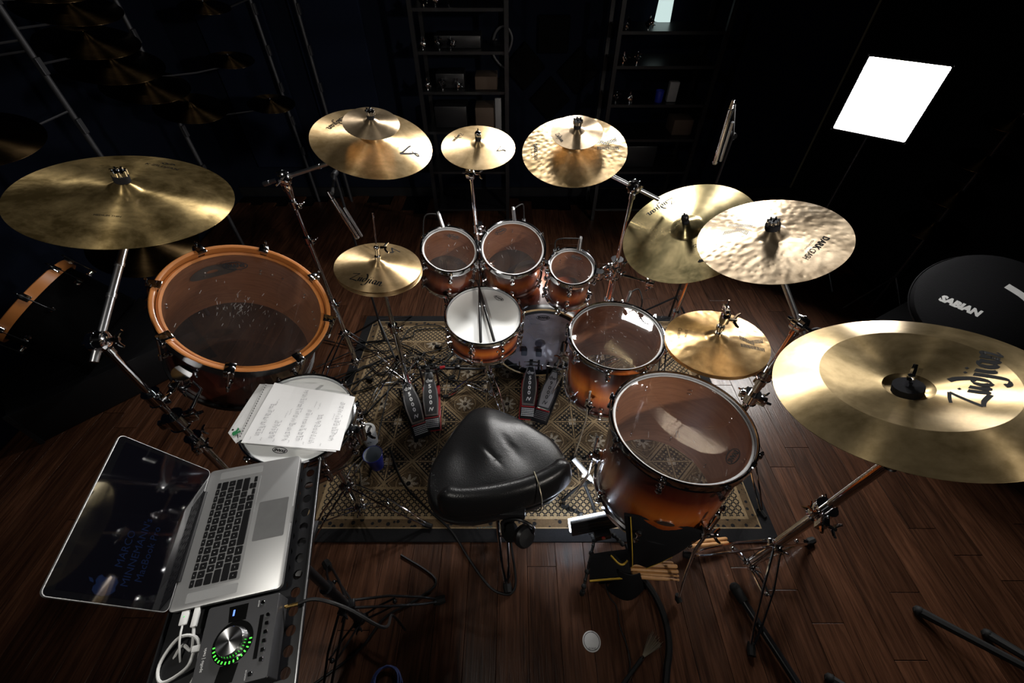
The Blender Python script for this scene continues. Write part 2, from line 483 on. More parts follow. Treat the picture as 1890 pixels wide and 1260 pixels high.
def ellipse_ring(rx, ry, t, seg=28):
    vs = []; fs = []
    for j in range(seg):
        a = 2 * PI * j / seg
        vs += [(rx * math.cos(a), ry * math.sin(a)), ((rx - t) * math.cos(a), (ry - t) * math.sin(a))]
    for j in range(seg):
        k = (j + 1) % seg
        fs.append((2 * j, 2 * k, 2 * k + 1, 2 * j + 1))
    return vs, fs
def oval_logo(w_):
    """EVANS in an oval ring with a line of small print underneath"""
    r = ellipse_ring(w_ / 2, w_ * 0.23, w_ * 0.045)
    t = font2d('EVANS', w_ * 0.25, bold=0.014 * w_)
    s = font2d('GENERA HD', w_ * 0.075)
    vs = list(r[0]); fs = list(r[1])
    b = len(vs); vs += t[0]; fs += [tuple(b + i for i in q) for q in t[1]]
    b = len(vs); vs += [(x, y - w_ * 0.27) for x, y in s[0]]; fs += [tuple(b + i for i in q) for q in s[1]]
    return vs, fs
def decal(name, vf, surf, parent, mat, label=None):
    me = bpy.data.meshes.new(name)
    me.from_pydata([(x, y, surf(x, y)) for x, y in vf[0]], [], vf[1])
    me.materials.append(mat); me.update()
    return link(name, me, parent, label)

# ------------------------------------------------------------------ the room
XL, XR, YB, YF, ZC = -2.78, 2.84, 4.15, -2.2, 3.1
def struct(name, mb, mat, parent=None): return tag(mb.build(name, mat, parent, smooth=0), kind='structure')
fl = struct('floor', MB().box(((XL + XR) / 2, (YB + YF) / 2, -0.035), (XR - XL, YB - YF, 0.04)), WALLD)
struct('wall_back', MB().box(((XL + XR) / 2, YB + 0.06, ZC / 2 - 0.03), (XR - XL + 0.3, 0.12, ZC + 0.06)), WALLM)
struct('wall_left', MB().box((XL - 0.06, (YB + YF) / 2, ZC / 2 - 0.03), (0.12, YB - YF, ZC + 0.06)), WALLM)
struct('wall_right', MB().box((XR + 0.06, (YB + YF) / 2, ZC / 2 - 0.03), (0.12, YB - YF, ZC + 0.06)), WALLD)
struct('wall_front', MB().box(((XL + XR) / 2, YF - 0.06, ZC / 2 - 0.03), (XR - XL + 0.3, 0.12, ZC + 0.06)), WALLD)
struct('ceiling', MB().box(((XL + XR) / 2, (YB + YF) / 2, ZC + 0.06), (XR - XL + 0.3, YB - YF + 0.3, 0.1)), WALLD)
TRIM = plain('grey_trim', (0.10, 0.10, 0.10), 0.5)
struct('baseboard_back', MB().box(((XL + XR) / 2, YB - 0.008, 0.045), (XR - XL, 0.014, 0.09)), plain('dark_trim', (0.008, 0.008, 0.009), 0.6, spec=0.1))
struct('trim_1', MB().tube((XR - 0.012, YB - 0.012, 0.09), (XR - 0.012, YB - 0.012, ZC), 0.009, seg=6), plain('corner_bead', (0.10, 0.085, 0.05), 0.5))
# planks: one object each, laid along y; a few lengths share their meshes
PW = 0.1285
plank_me = {}
for L in (0.62, 0.93, 1.24, 1.55, 1.86):
    plank_me[L] = MB().box((0, L / 2, -0.0075), (PW - 0.0016, L - 0.002, 0.015), bev=0.0011).mesh('plank', PLANK, 0)
ncol = int((XR - XL) / PW)
for i in range(ncol):
    x = XL + PW * (i + 0.5) + 0.02
    y = -0.25 - RND.random() * 0.9
    while y < YB - 0.02:
        L = RND.choice((0.93, 1.24, 1.55, 1.86, 1.24))
        if y + L > YB - 0.02:
            L = max([q for q in plank_me if y + q <= YB - 0.01], default=None)
            if L is None: break
        link('plank', plank_me[L], fl, M=Matrix.Translation((x, y, 0)))
        y += L
# ------------------------------------------------------------------ the patterned rug
def rugmat(hx, hy):
    m, nt, b = newmat('rug_weave'); g = G(nt)
    oc = g.coord(); x, y, z = g.sep(oc)
    ax = g.math('ABSOLUTE', x); ay = g.math('ABSOLUTE', y)
    d = g.math('MINIMUM', g.math('SUBTRACT', hx, ax), g.math('SUBTRACT', hy, ay))
    def band(v, a, b_): return g.math('MULTIPLY', g.math('GREATER_THAN', v, a), g.math('LESS_THAN', v, b_))
    def fr(v): return g.math('SUBTRACT', g.math('FRACT', v), 0.5)
    beige = (0.225, 0.160, 0.088); black = (0.008, 0.008, 0.009); brown = (0.085, 0.055, 0.028); pale = (0.29, 0.245, 0.185)
    # field: diagonal lattice of tiles
    S = 0.175
    u = g.math('DIVIDE', g.math('ADD', x, y), S * 1.414); v = g.math('DIVIDE', g.math('SUBTRACT', x, y), S * 1.414)
    fu = fr(u); fv = fr(v)
    au = g.math('ABSOLUTE', fu); av = g.math('ABSOLUTE', fv)
    mx = g.math('MAXIMUM', au, av)
    lines = g.math('MAXIMUM', g.math('GREATER_THAN', mx, 0.468), band(mx, 0.405, 0.428))
    rr = g.math('SQRT', g.math('ADD', g.math('MULTIPLY', fu, fu), g.math('MULTIPLY', fv, fv)))
    th = g.math('ARCTAN2', fv, fu)
    petal = g.math('LESS_THAN', rr, g.math('ADD', 0.21, g.math('MULTIPLY', g.math('COSINE', g.math('MULTIPLY', th, 8.0)), 0.085)))
    core = g.math('LESS_THAN', rr, 0.07)
    ring = band(rr, 0.335, 0.365)
    par = g.math('FRACT', g.math('MULTIPLY', g.math('ADD', g.math('FLOOR', u), g.math('FLOOR', v)), 0.5))
    odd = g.math('GREATER_THAN', par, 0.25)
    # the other tile: quartered with a small diamond lattice
    s2 = 9.0
    du = fr(g.math('MULTIPLY', fu, s2)); dv = fr(g.math('MULTIPLY', fv, s2))
    lat = g.math('LESS_THAN', g.math('ADD', g.math('ABSOLUTE', du), g.math('ABSOLUTE', dv)), 0.36)
    dia = g.math('ADD', au, av)
    lat = g.math('MULTIPLY', lat, g.math('GREATER_THAN', dia, 0.22))
    cross = g.math('LESS_THAN', g.math('ABSOLUTE', g.math('SUBTRACT', au, av)), 0.03)
    nz = g.noise(oc, 90, 3, 0.7); vz = g.voro(oc, 62)
    fil = g.math('MULTIPLY', g.math('LESS_THAN', vz, 0.26), g.math('GREATER_THAN', rr, 0.2))
    fil2 = g.math('LESS_THAN', g.voro(oc, 150), 0.30); fil3 = g.math('GREATER_THAN', g.noise(oc, 60, 2, 0.6), 0.56)
    cA = g.mix(petal, brown, pale); cA = g.mix(core, cA, black); cA = g.mix(ring, cA, beige); cA = g.mix(fil, cA, black)
    cB = g.mix(lat, black, beige); cB = g.mix(g.math('LESS_THAN', dia, 0.17), cB, pale); cB = g.mix(cross, cB, beige)
    fld = g.mix(odd, cA, cB); fld = g.mix(g.math('MULTIPLY', fil2, 0.8), fld, black); fld = g.mix(g.math('MULTIPLY', fil3, 0.55), fld, brown); fld = g.mix(g.math('MULTIPLY', lines, 0.8), fld, beige)
    # border of little stars
    P_ = 0.0265
    bx = fr(g.math('DIVIDE', g.math('ADD', x, y), P_ * 1.2)); by = fr(g.math('DIVIDE', g.math('SUBTRACT', x, y), P_ * 1.2))
    br = g.math('SQRT', g.math('ADD', g.math('MULTIPLY', bx, bx), g.math('MULTIPLY', by, by)))
    bt = g.math('ARCTAN2', by, bx)
    star = g.math('LESS_THAN', br, g.math('ADD', 0.39, g.math('MULTIPLY', g.math('COSINE', g.math('MULTIPLY', bt, 4.0)), 0.15)))
    hole = g.math('LESS_THAN', br, 0.10)
    bd = g.mix(star, beige, black); bd = g.mix(hole, bd, beige)
    c = g.mix(g.math('LESS_THAN', d, 0.265), fld, beige)
    c = g.mix(g.math('LESS_THAN', d, 0.252), c, bd)
    c = g.mix(g.math('LESS_THAN', d, 0.118), c, beige)
    ob = g.mix(g.math('LESS_THAN', g.voro(oc, 34), 0.33), brown, black)
    c = g.mix(g.math('LESS_THAN', d, 0.104), c, ob)
    c = g.mix(g.math('LESS_THAN', d, 0.066), c, beige)
    c = g.mix(g.math('LESS_THAN', d, 0.060), c, black)
    wear = g.math('ADD', g.math('MULTIPLY', nz, 0.9), 0.45)
    hs = g.n('ShaderNodeHueSaturation'); g.l(c, hs.inputs['Color']); g.l(wear, hs.inputs['Value'])
    g.l(hs.outputs[0], b.inputs['Base Color']); setp(b, rough=0.95, spec=0.2)
    g.l(g.bump(g.noise(oc, 420, 2), 0.5, 0.002), b.inputs['Normal'])
    return m
RX0, RX1, RY0, RY1 = -1.04, 1.23, 0.715, 2.27
hx, hy = (RX1 - RX0) / 2, (RY1 - RY0) / 2
rug = MB().box((0, 0, 0.005), (2 * hx, 2 * hy, 0.010), bev=0.004).build('rug', rugmat(hx, hy), M=Matrix.Translation(((RX0 + RX1) / 2, (RY0 + RY1) / 2, 0)))
tag(rug, 'beige and black oriental rug of diamond tiles with a black border under the kit', 'rug')
ZR = 0.010

# ------------------------------------------------------------------ hardware helpers (world coordinates)
def wing(mb, p, axis, s=1.0, mat=0):
    """wing nut on a short bolt at p along axis"""
    p = V(p); a = V(axis).normalized(); q = a.orthogonal().normalized()
    mb.tube(p - a * 0.012 * s, p + a * 0.010 * s, 0.0055 * s, 0.0045 * s, 8, mat)
    for sg in (-1, 1):
        mb.path([p + a * 0.003 * s + q * sg * 0.004 * s, p + a * 0.010 * s + q * sg * 0.014 * s, p + a * 0.017 * s + q * sg * 0.019 * s], [0.0045 * s, 0.0040 * s, 0.0030 * s], 6, mat)
def drumkey(mb, p, axis, s=1.0):
    a = V(axis).normalized()
    mb.tube(V(p), V(p) + a * 0.016 * s, 0.006 * s, 0.0045 * s, 6)
def clamp(mb, p, axis, s=1.0, out=(1, 0, 0)):
    """hinged collar with two wing bolts around a tube at p"""
    p = V(p); a = V(axis).normalized(); o = V(out); o = (o - a * o.dot(a)).normalized(); t = a.cross(o)
    mb.tube(p - a * 0.020 * s, p + a * 0.020 * s, 0.024 * s, 0.024 * s, 14)
    mb.tube(p - a * 0.024 * s, p - a * 0.020 * s, 0.027 * s, 0.024 * s, 14)
    mb.tube(p + a * 0.020 * s, p + a * 0.024 * s, 0.024 * s, 0.027 * s, 14)
    mb.box((0, 0, 0), (0.036 * s, 0.022 * s, 0.034 * s), bev=0.004 * s, M=frm(p + o * 0.032 * s, o, t, a))
    mb.box((0, 0, 0), (0.026 * s, 0.018 * s, 0.030 * s), bev=0.004 * s, M=frm(p - o * 0.028 * s, o, t, a))
    wing(mb, p + o * 0.036 * s + t * 0.024 * s, t, s)
    wing(mb, p - o * 0.032 * s + t * 0.018 * s, t, s * 0.9)
    drumkey(mb, p + o * 0.05 * s, o, s)
def frm(p, x, y, z):
    m = Matrix((V(x), V(y), V(z))).transposed().to_4x4(); m.translation = V(p); return m
def joint(mb, p, axis, s=1.0):
    """ratchet ball of a boom: two toothed drums and a wing bolt"""
    p = V(p); a = V(axis).normalized()
    for sg in (-1, 1):
        mb.tube(p + a * sg * 0.002, p + a * sg * 0.016 * s, 0.026 * s, 0.024 * s, 18)
        mb.tube(p + a * sg * 0.016 * s, p + a * sg * 0.022 * s, 0.024 * s, 0.014 * s, 18)
    wing(mb, p + a * 0.034 * s, a, s * 1.1)
    drumkey(mb, p - a * 0.020 * s, -a, s)
    mb.ball(p, 0.022 * s, 12, 8)
    q = a.orthogonal().normalized(); r_ = a.cross(q)
    for k in range(8):
        an = 2 * PI * k / 8
        d = q * math.cos(an) + r_ * math.sin(an)
        mb.ball(p + d * 0.025 * s, 0.0045 * s, 6, 4)
def tripod(par, base, azs, top=0.34, low=0.10, rad=0.34, mat=None, axis=(0, 0, 1), zf=0.0, bars=2, br=0.0042, foot=0.013):
    """double-braced legs: each leg is a part with its rubber foot as a sub-part"""
    mat = mat or CHROME
    b = V(base); up = V(axis).normalized()
    tc = b + up * (top / max(up.z, .5)); lc = b + up * (low / max(up.z, .5))
    for az in azs:
        rr_ = rad
        if isinstance(az, tuple): az, rr_ = az
        d = V((math.sin(math.radians(az)), math.cos(math.radians(az)), 0)); t = V((-d.y, d.x, 0))
        f = V((b.x, b.y, 0)) + d * rr_; f.z = zf + 0.014
        mb = MB()
        for sg in ((-1, 1) if bars == 2 else (0,)):
            k = tc + d * 0.018 + t * sg * 0.012
            knee = tc.lerp(f, 0.45) + V((0, 0, 0.03)) + t * sg * 0.018
            mb.path([k, knee, tc.lerp(f, 0.8) + t * sg * 0.013 + V((0, 0, 0.012)), f + t * sg * 0.004], br, 6)
            mid = tc.lerp(f, 0.5) + V((0, 0, 0.018)) + t * sg * 0.012
            mb.path([lc + d * 0.016 + t * sg * 0.008, lc.lerp(mid, 0.55) + t * sg * 0.006, mid], br * 0.85, 6)
        mb.ball(tc.lerp(f, 0.5) + V((0, 0, 0.02)), 0.009, 8, 5)
        leg = mb.build('leg', mat, par, world=True)
        fb = MB().path([f - d * 0.020 + V((0, 0, 0.006)), f + V((0, 0, -0.001)), f + d * 0.026 + V((0, 0, -0.001))], [foot * 0.8, foot, foot * 0.85], 8)
        fb.build('rubber_foot', RUBBER, leg, world=True)
    for q in (tc, lc):
        hub = MB()
        hub.tube(q - up * 0.016, q + up * 0.016, 0.021, 0.021, 14)
        for az in azs:
            if isinstance(az, tuple): az = az[0]
            d = V((math.sin(math.radians(az)), math.cos(math.radians(az)), 0))
            hub.box((0, 0, 0), (0.026, 0.028, 0.020), bev=0.003, M=frm(q + d * 0.020, d, V((-d.y, d.x, 0)), (0, 0, 1)))
        wing(hub, q + V((0.006, -0.030, 0)), (0.2, -1, 0))
        hub.build('leg_collar', mat, par, world=True)
def tubeparts(par, segs, mat=None, ring=True):
    """telescoping tubes: list of (name, p0, p1, r)"""
    for nm, p0, p1, r_ in segs:
        mb = MB().tube(p0, p1, r_, r_, 14)
        p0 = V(p0); p1 = V(p1); d = (p1 - p0).normalized()
        mb.tube(p1 - d * 0.03, p1 + d * 0.004, r_ + 0.0045, r_ + 0.0045, 14)
        mb.build(nm, mat or CHROME, par, world=True)
def topper(par, c, n, bell_h, felt_r=0.014, style='wing', s=1.0):
    """felt and nut on the bell of a cymbal centred at c, up n"""
    c = V(c); n = V(n).normalized()
    p = c + n * bell_h
    MB().tube(p + n * 0.001, p + n * 0.016 * s, felt_r * s, felt_r * s, 14).build('felt_washer', FELT, par, world=True)
    mb = MB(); mb.tube(p - n * 0.07, p + n * 0.034 * s, 0.0035, 0.0035, 8)
    if style == 'wing': wing(mb, p + n * 0.026 * s, n, 1.05 * s)
    elif style == 'toothed':
        mb.tube(p + n * 0.016 * s, p + n * 0.026 * s, 0.015 * s, 0.015 * s, 16)
        q = n.orthogonal().normalized(); r_ = n.cross(q)
        for k in range(7):
            a = 2 * PI * k / 7; d = q * math.cos(a) + r_ * math.sin(a)
            mb.tube(p + n * 0.017 * s + d * 0.014 * s, p + n * 0.030 * s + d * 0.014 * s, 0.0035 * s, 0.003 * s, 6)
    else:
        mb.ball(p + n * 0.024 * s, 0.013 * s, 10, 6)
        mb.tube(p + n * 0.03 * s, p + n * 0.046 * s, 0.004, 0.002, 6)
    mb.build('wing_nut', CHROME if style != 'black' else PLASTIC, par, world=True)

# ------------------------------------------------------------------ cymbals
def cymprof(r, bell, hb, hbell, china=False):
    rb = bell * r
    def z(q):
        q = abs(q)
        if china:
            ri = 0.635 * r
            if q < rb: return -(hbell * math.sqrt(max(0, 1 - (q / rb) ** 2)) * 0.9) - hb
            if q < ri: return -hb * (1 - ((q - rb) / (ri - rb)) ** 1.15)
            t = (q - ri) / (r - ri); return -0.026 * r / 0.254 * (0.35 * t + 0.65 * t ** 1.6)
        if q < rb:
            u = q / rb
            return hb + hbell * (1 - u ** 2.4) * (1 - 0.25 * u * u)
        t = (q - rb) / (r - rb)
        return hb * (1 - t ** 1.22)
    return z
def cymbal(name, label, c, n, r, mat, bell=0.22, hb=None, hbell=None, china=False, group=None, spin=0.0, thick=0.0013, flip=False):
    hb = r * 0.105 if hb is None else hb
    hbell = r * 0.085 if hbell is None else hbell
    z = cymprof(r, bell, hb, hbell, china)
    N = 26; qs = ([0.006] + [r * bell * k / 7 for k in range(1, 8)] + [r * (bell + (1 - bell) * k / N) for k in range(1, N + 1)])
    if china: qs = sorted(qs + [r * 0.6335, r * 0.6345, r * 0.6355, r * 0.6365, r * (bell - 0.002), r * (bell + 0.002)])
    top = [(q, z(q)) for q in qs]; bot = [(q, z(q) - thick) for q in reversed(qs)]
    seg = 96
    mb = MB().lathe(top + bot, seg, closed=True)
    M = frame(c, n, spin)
    if flip: M = M @ Matrix.Rotation(PI, 4, 'X')
    o = mb.build(name, mat, M=M, smooth=50)
    tag(o, label, 'cymbal', group)
    return o, z
def on(z, eps=0.0006): return lambda x, y: z(math.hypot(x, y)) + eps
def polar(vf, phi, rad, inward=True, extra=0.0):
    """set lettering at polar angle phi (deg, from +x) on the disc, its top toward the bell (or the rim)"""
    a = math.radians(phi)
    ro = a + PI / 2 if inward else a - PI / 2
    return rot2(vf, ro + math.radians(extra), rad * math.cos(a), rad * math.sin(a))
def script(w_): return place2d(strokes2d(SCRIPT, 0.16), w_ / 3.2, 1.6, 0.4)
def alogo(w_): return place2d(strokes2d(ALOGO, 0.15), w_, 0.55, 0.45)
IN = 0.0254
B_A = bronze('bronze_brilliant', (0.74, 0.54, 0.30), (0.40, 0.27, 0.12), 0.36, 0.92, 0.0, lathe=0.03)
B_K = bronze('bronze_hammered', (0.62, 0.45, 0.25), (0.36, 0.245, 0.11), 0.36, 0.88, 1.7, 52, lathe=0.03)
B_KD = bronze('bronze_hammered_pale', (0.50, 0.395, 0.27), (0.27, 0.20, 0.125), 0.37, 0.88, 1.6, 46, lathe=0.03)
B_R = bronze('bronze_aged', (0.66, 0.48, 0.22), (0.20, 0.14, 0.055), 0.35, 0.93, 0.35, 30, patina=1.3, lathe=0.12, rings=330)
B_Z = bronze('bronze_shiny', (0.46, 0.36, 0.18), (0.19, 0.16, 0.075), 0.25, 0.80, 0.0, lathe=0.06, rings=190)
B_H = bronze('bronze_hat', (0.66, 0.45, 0.22), (0.40, 0.25, 0.10), 0.34, 0.75, 1.8, 38, lathe=0.05)
B_HA = bronze('bronze_hat_pale', (0.72, 0.52, 0.29), (0.44, 0.30, 0.14), 0.38, 0.92, 0.0, lathe=0.03)
B_C = bronze('bronze_china', (0.52, 0.39, 0.21), (0.26, 0.19, 0.09), 0.35, 0.92, 0.2, 26, lathe=0.05)
B_S = bronze('bronze_splash', (0.54, 0.41, 0.27), (0.30, 0.22, 0.13), 0.35, 0.90, 0.1, 60, lathe=0.03)

RIDE_C, RIDE_N = V((-1.19, 1.245, 1.416)), V((0.237, 0.006, 1)).normalized()
o, z = cymbal('ride_cymbal', 'huge olive-gold ride cymbal above the orange gong drum, cut off by the left edge', RIDE_C, RIDE_N, 11 * IN, B_R, bell=0.17, hb=0.030, hbell=0.020)
decal('logo', polar(font2d('K ZILDJIAN', 0.020, bold=0.0002), 92, 0.195, False), on(z), o, INK)
cres = [[(-0.5, 0.1), (-0.2, -0.2), (0.2, -0.2), (0.5, 0.1), (0.1, 0.0), (-0.2, 0.05), (0.3, 0.2)], [(-0.6, -0.1), (-0.3, 0.25), (0.0, 0.12)], [(0.2, 0.3), (0.5, 0.25), (0.65, 0.0)]]
decal('emblem', polar(place2d(strokes2d(cres, 0.12), 0.034, 0, 0), 92, 0.225, False), on(z), o, INK)
decal('small_print', polar(font2d('MEDIUM THIN', 0.010), -77, 0.145, True), on(z), o, INK)

CA_C, CA_N = V((-0.543, 1.717, 1.409)), V((0.228, -0.176, 0.958))
o, z = cymbal('crash_cymbal', 'large bright gold crash cymbal with a little splash stacked on its bell, back left', CA_C, CA_N, 9 * IN, B_A)
decal('script_logo', polar(script(0.115), 158, 0.155), on(z), o, INK)
decal('emblem', polar(alogo(0.062), -12, 0.150, True, 180), on(z), o, INK)
decal('small_print', polar(font2d('18" CRASH', 0.008), -10, 0.105, True), on(z), o, INKFAINT)
SA_C = V((-0.519, 1.671, 1.493))
SA_N = V((0.16, -0.22, 0.96)).normalized()
o, z = cymbal('splash_cymbal', 'small splash cymbal stacked on top of the large crash at back left', SA_C, SA_N, 4 * IN, B_S, bell=0.27, hb=0.008, hbell=0.010, group='splash cymbals')
SP_C, SP_N = V((-0.139, 1.803, 1.359)), V((0.04, -0.214, 0.976)).normalized()
o, z = cymbal('splash_cymbal', 'lone splash cymbal in the middle of the back row between the two stacks', SP_C, SP_N, 6 * IN, B_A, group='splash cymbals')
decal('script_logo', polar(script(0.068), 152, 0.100), on(z), o, INK)
decal('emblem', polar(alogo(0.034), -15, 0.098, True, 180), on(z), o, INK)
CK_C, CK_N = V((0.243, 1.694, 1.387)), V((-0.077, -0.296, 0.952)).normalized()
o, z = cymbal('crash_cymbal', 'hammered crash cymbal with a splash stacked on it, back row right of centre', CK_C, CK_N, 8 * IN, B_K)
dk = font2d('DARK', 0.021, bold=0.0006)
decal('logo', polar(klogo(0.085), 4, 0.125, True, 0), on(z), o, INK)
def darkcrash(s):
    a = font2d('DARK', s, bold=0.03 * s); b_ = font2d('CRASH', s, bold=0.004 * s); c_ = font2d('MEDIUM THIN', s * 0.30)
    wa = max(x for x, y in a[0]) - min(x for x, y in a[0]); wb = (max(x for x, y in b_[0]) - min(x for x, y in b_[0])) * 0.62
    vs = [(x - wb / 2 - s * 0.08, y) for x, y in a[0]] + [(x * 0.62 + wa / 2 + s * 0.08, y - s * 0.10) for x, y in b_[0]] + [(x, y - s * 0.85) for x, y in c_[0]]
    fs = list(a[1]) + [tuple(i + len(a[0]) for i in q) for q in b_[1]] + [tuple(i + len(a[0]) + len(b_[0]) for i in q) for q in c_[1]]
    return vs, fs
decal('lettering', polar(darkcrash(0.020), 182, 0.150, False, 180), on(z), o, INK)
SK_C, SK_N = V((0.247, 1.70, 1.452)), V((-0.05, -0.30, 0.95)).normalized()
o, z = cymbal('splash_cymbal', 'small splash cymbal stacked on the hammered crash right of centre', SK_C, SK_N, 0.0985, B_S, bell=0.30, hb=0.008, hbell=0.010, group='splash cymbals')
decal('script_logo', polar(script(0.052), 205, 0.074, True), on(z), o, INK)
HH_C, HH_N = V((-0.567, 1.492, 0.984)), V((0.132, 0.006, 0.991)).normalized()
o, z = cymbal('hi_hat_cymbal', 'upper cymbal of the left hi-hat with a big black script logo facing the seat', HH_C, HH_N, 7 * IN, B_HA)
decal('script_logo', polar(script(0.135), -100, 0.115), on(z), o, INK)
decal('emblem', polar(alogo(0.042), 68, 0.120), on(z), o, INK)
cymbal('hi_hat_cymbal', 'lower cymbal of the left hi-hat, only its rim showing', HH_C - HH_N * 0.020 + V((0.006, -0.004, 0)), HH_N, 7 * IN, B_HA, flip=True)
AZ_C, AZ_N = V((0.697, 1.496, 1.147)), V((-0.43, -0.19, 0.883)).normalized()
o, z = cymbal('crash_cymbal', 'shiny greenish-gold crash cymbal half hidden under the hammered one at right', AZ_C, AZ_N, 10 * IN, B_Z, bell=0.24, hb=0.022, hbell=0.030)
decal('script_logo', polar(script(0.125), 112, 0.185), on(z), o, INK)
decal('emblem', polar(alogo(0.085), -72, 0.150), on(z), o, INK)
decal('small_print', polar(font2d('CUSTOM', 0.017), -70, 0.098), on(z), o, INK)
DK_C, DK_N = V((0.874, 1.254, 1.263)), V((-0.289, -0.034, 0.957)).normalized()
o, z = cymbal('crash_cymbal', 'pale hammered crash cymbal overlapping the shiny one at right', DK_C, DK_N, 9 * IN, B_KD)
decal('lettering', polar(darkcrash(0.026), -50, 0.140, False), on(z), o, INK)
decal('logo', polar(klogo(0.078), 142, 0.105), on(z), o, INKFAINT)
KH_C, KH_N = V((0.744, 1.088, 0.939)), V((-0.087, 0.051, 0.995)).normalized()
o, z = cymbal('hi_hat_cymbal', 'upper cymbal of the closed hammered hi-hat over the floor toms', KH_C, KH_N, 7 * IN, B_H)
decal('logo', polar(klogo(0.080), -16, 0.115), on(z), o, INK)
decal('small_print', polar(font2d('Custom', 0.019, shear=0.3), 158, 0.128), on(z), o, INK)
decal('small_print', polar(font2d('SESSION', 0.012), 158, 0.106), on(z), o, INK)
cymbal('hi_hat_cymbal', 'lower cymbal of the closed hi-hat over the floor toms, a thick copper edge', KH_C - KH_N * 0.016, KH_N, 7 * IN, B_H, flip=True)
CH_C, CH_N = V((0.84, 0.574, 1.36)), V((-0.118, 0.175, 1)).normalized()
CH_C = V((0.858, 0.588, 1.335)); CH_N = V((-0.26, 0.20, 0.92)).normalized()
o, z = cymbal('china_cymbal', 'huge upturned china cymbal with a raised flange cut off by the right edge', CH_C, CH_N, 10 * IN, B_C, bell=0.175, hb=0.030, hbell=0.022, china=True)
decal('script_logo', polar(place2d(strokes2d(SCRIPT, 0.21), 0.178 / 3.2, 1.6, 0.4), -15, 0.112, True, -32), on(z), o, INK)

# ------------------------------------------------------------------ drums
_dm = {}
def lugmesh(mat):
    if 'lug' not in _dm:
        mb = MB()
        # round turret lug sticking out along +x at the origin, rod receiver across it, two bolts inside the shell
        X = Matrix.Rotation(PI / 2, 4, 'Y')
        mb.lathe([(0.0, -0.002), (0.013, -0.002), (0.013, 0.003), (0.008, 0.006), (0.008, 0.014), (0.011, 0.017), (0.011, 0.024), (0.007, 0.027), (0.0, 0.027)], 14, M=X)
        mb.tube((0.020, 0, -0.012), (0.020, 0, 0.012), 0.0055, 0.0055, 8)
        for dz in (-0.009, 0.009): mb.ball((-0.0105, 0, dz), 0.0042, 8, 5)
        _dm['lug'] = mb.mesh('lug', CHROME)
    return _dm['lug']
def rodmesh(L):
    k = ('rod', round(L, 3))
    if k not in _dm:
        mb = MB().tube((0, 0, 0.012), (0, 0, -L), 0.0030, 0.0030, 6)
        mb.tube((0, 0, 0.010), (0, 0, 0.019), 0.0042, 0.0042, 4); mb.tube((0, 0, 0.004), (0, 0, 0.010), 0.0066, 0.0066, 10)
        _dm[k] = mb.mesh('tension_rod', CHROME)
    return _dm[k]
def drum(name, label, c, n, r, depth, lugs, finish, batter, spin=0.0, reso=None, cat='drum', group=None, hoop='cast', lug_z=0.052, hoopmat=None, logo=None, hooph=0.012, wall=0.007):
    M = frame(c, n, spin)
    t = thing(name, label, cat, M, group)
    sh = MB().lathe([(r, -0.006), (r, -depth + 0.006), (r - wall, -depth), (r - wall, 0.0 - 0.001)], 72, mats=[0, 1, 1, 1], closed=True)
    sh.build('shell', [finish, MAPLE], t)
    hd = MB().lathe([(0.0005, 0.0008), (r * 0.5, 0.0006), (r - 0.010, 0.0004), (r - 0.003, 0.0), (r + 0.002, -0.005), (r + 0.003, -0.014)], 72)
    hd.build('batter_head', batter, t)
    clr = MB().lathe([(r - 0.0065, 0.0012), (r - 0.0005, 0.0010), (r + 0.0026, -0.0035), (r + 0.002, -0.005), (r - 0.006, 0.0004)], 72, closed=True)
    clr.build('head_collar', COATED if batter is COATED else PAPER2, t)
    rh = MB().lathe([(0.0005, -depth), (r, -depth), (r + 0.003, -depth + 0.012)], 64)
    rh.build('resonant_head', reso or HEADRES, t)
    hm = hoopmat or CHROME
    def hoopmb(z0, sg):
        h = MB()
        pr = [(r + 0.0035, z0 - sg * 0.016), (r + 0.0035, z0 + sg * hooph), (r + 0.0075, z0 + sg * (hooph + 0.0035)), (r + 0.0125, z0 + sg * (hooph + 0.001)), (r + 0.0120, z0 - sg * 0.010), (r + 0.0145, z0 - sg * 0.016)]
        h.lathe(pr if sg > 0 else pr[::-1], 72, closed=True)
        for k in range(lugs):
            a = 2 * PI * (k + 0.5) / lugs
            h.box((r + 0.018, 0, z0 - sg * 0.002), (0.016, 0.020, 0.014), bev=0.004, M=Matrix.Rotation(a, 4, 'Z'))
        return h
    if hoop == 'cast':
        hoopmb(0, 1).build('hoop', hm, t); hoopmb(-depth, -1).build('hoop', hm, t)
        for end in (0, 1):
            z0 = 0 if end == 0 else -depth; sg = 1 if end == 0 else -1
            L = lug_z + 0.004
            for k in range(lugs):
                a = 2 * PI * (k + 0.5) / lugs
                RZ = Matrix.Rotation(a, 4, 'Z')
                link('lug', lugmesh(0), t, M=RZ @ Matrix.Translation((r, 0, z0 - sg * lug_z)))
                link('tension_rod', rodmesh(L), t, M=RZ @ Matrix.Translation((r + 0.020, 0, z0)) @ (Matrix.Rotation(0 if sg > 0 else PI, 4, 'X')))
    if logo:
        phi, rad, w_ = logo
        decal('oval_logo', polar(oval_logo(w_), phi, rad, False), lambda x, y: 0.0012, t, INK)
    return t, M
def W(M, x, y, z): return M @ V((x, y, z))

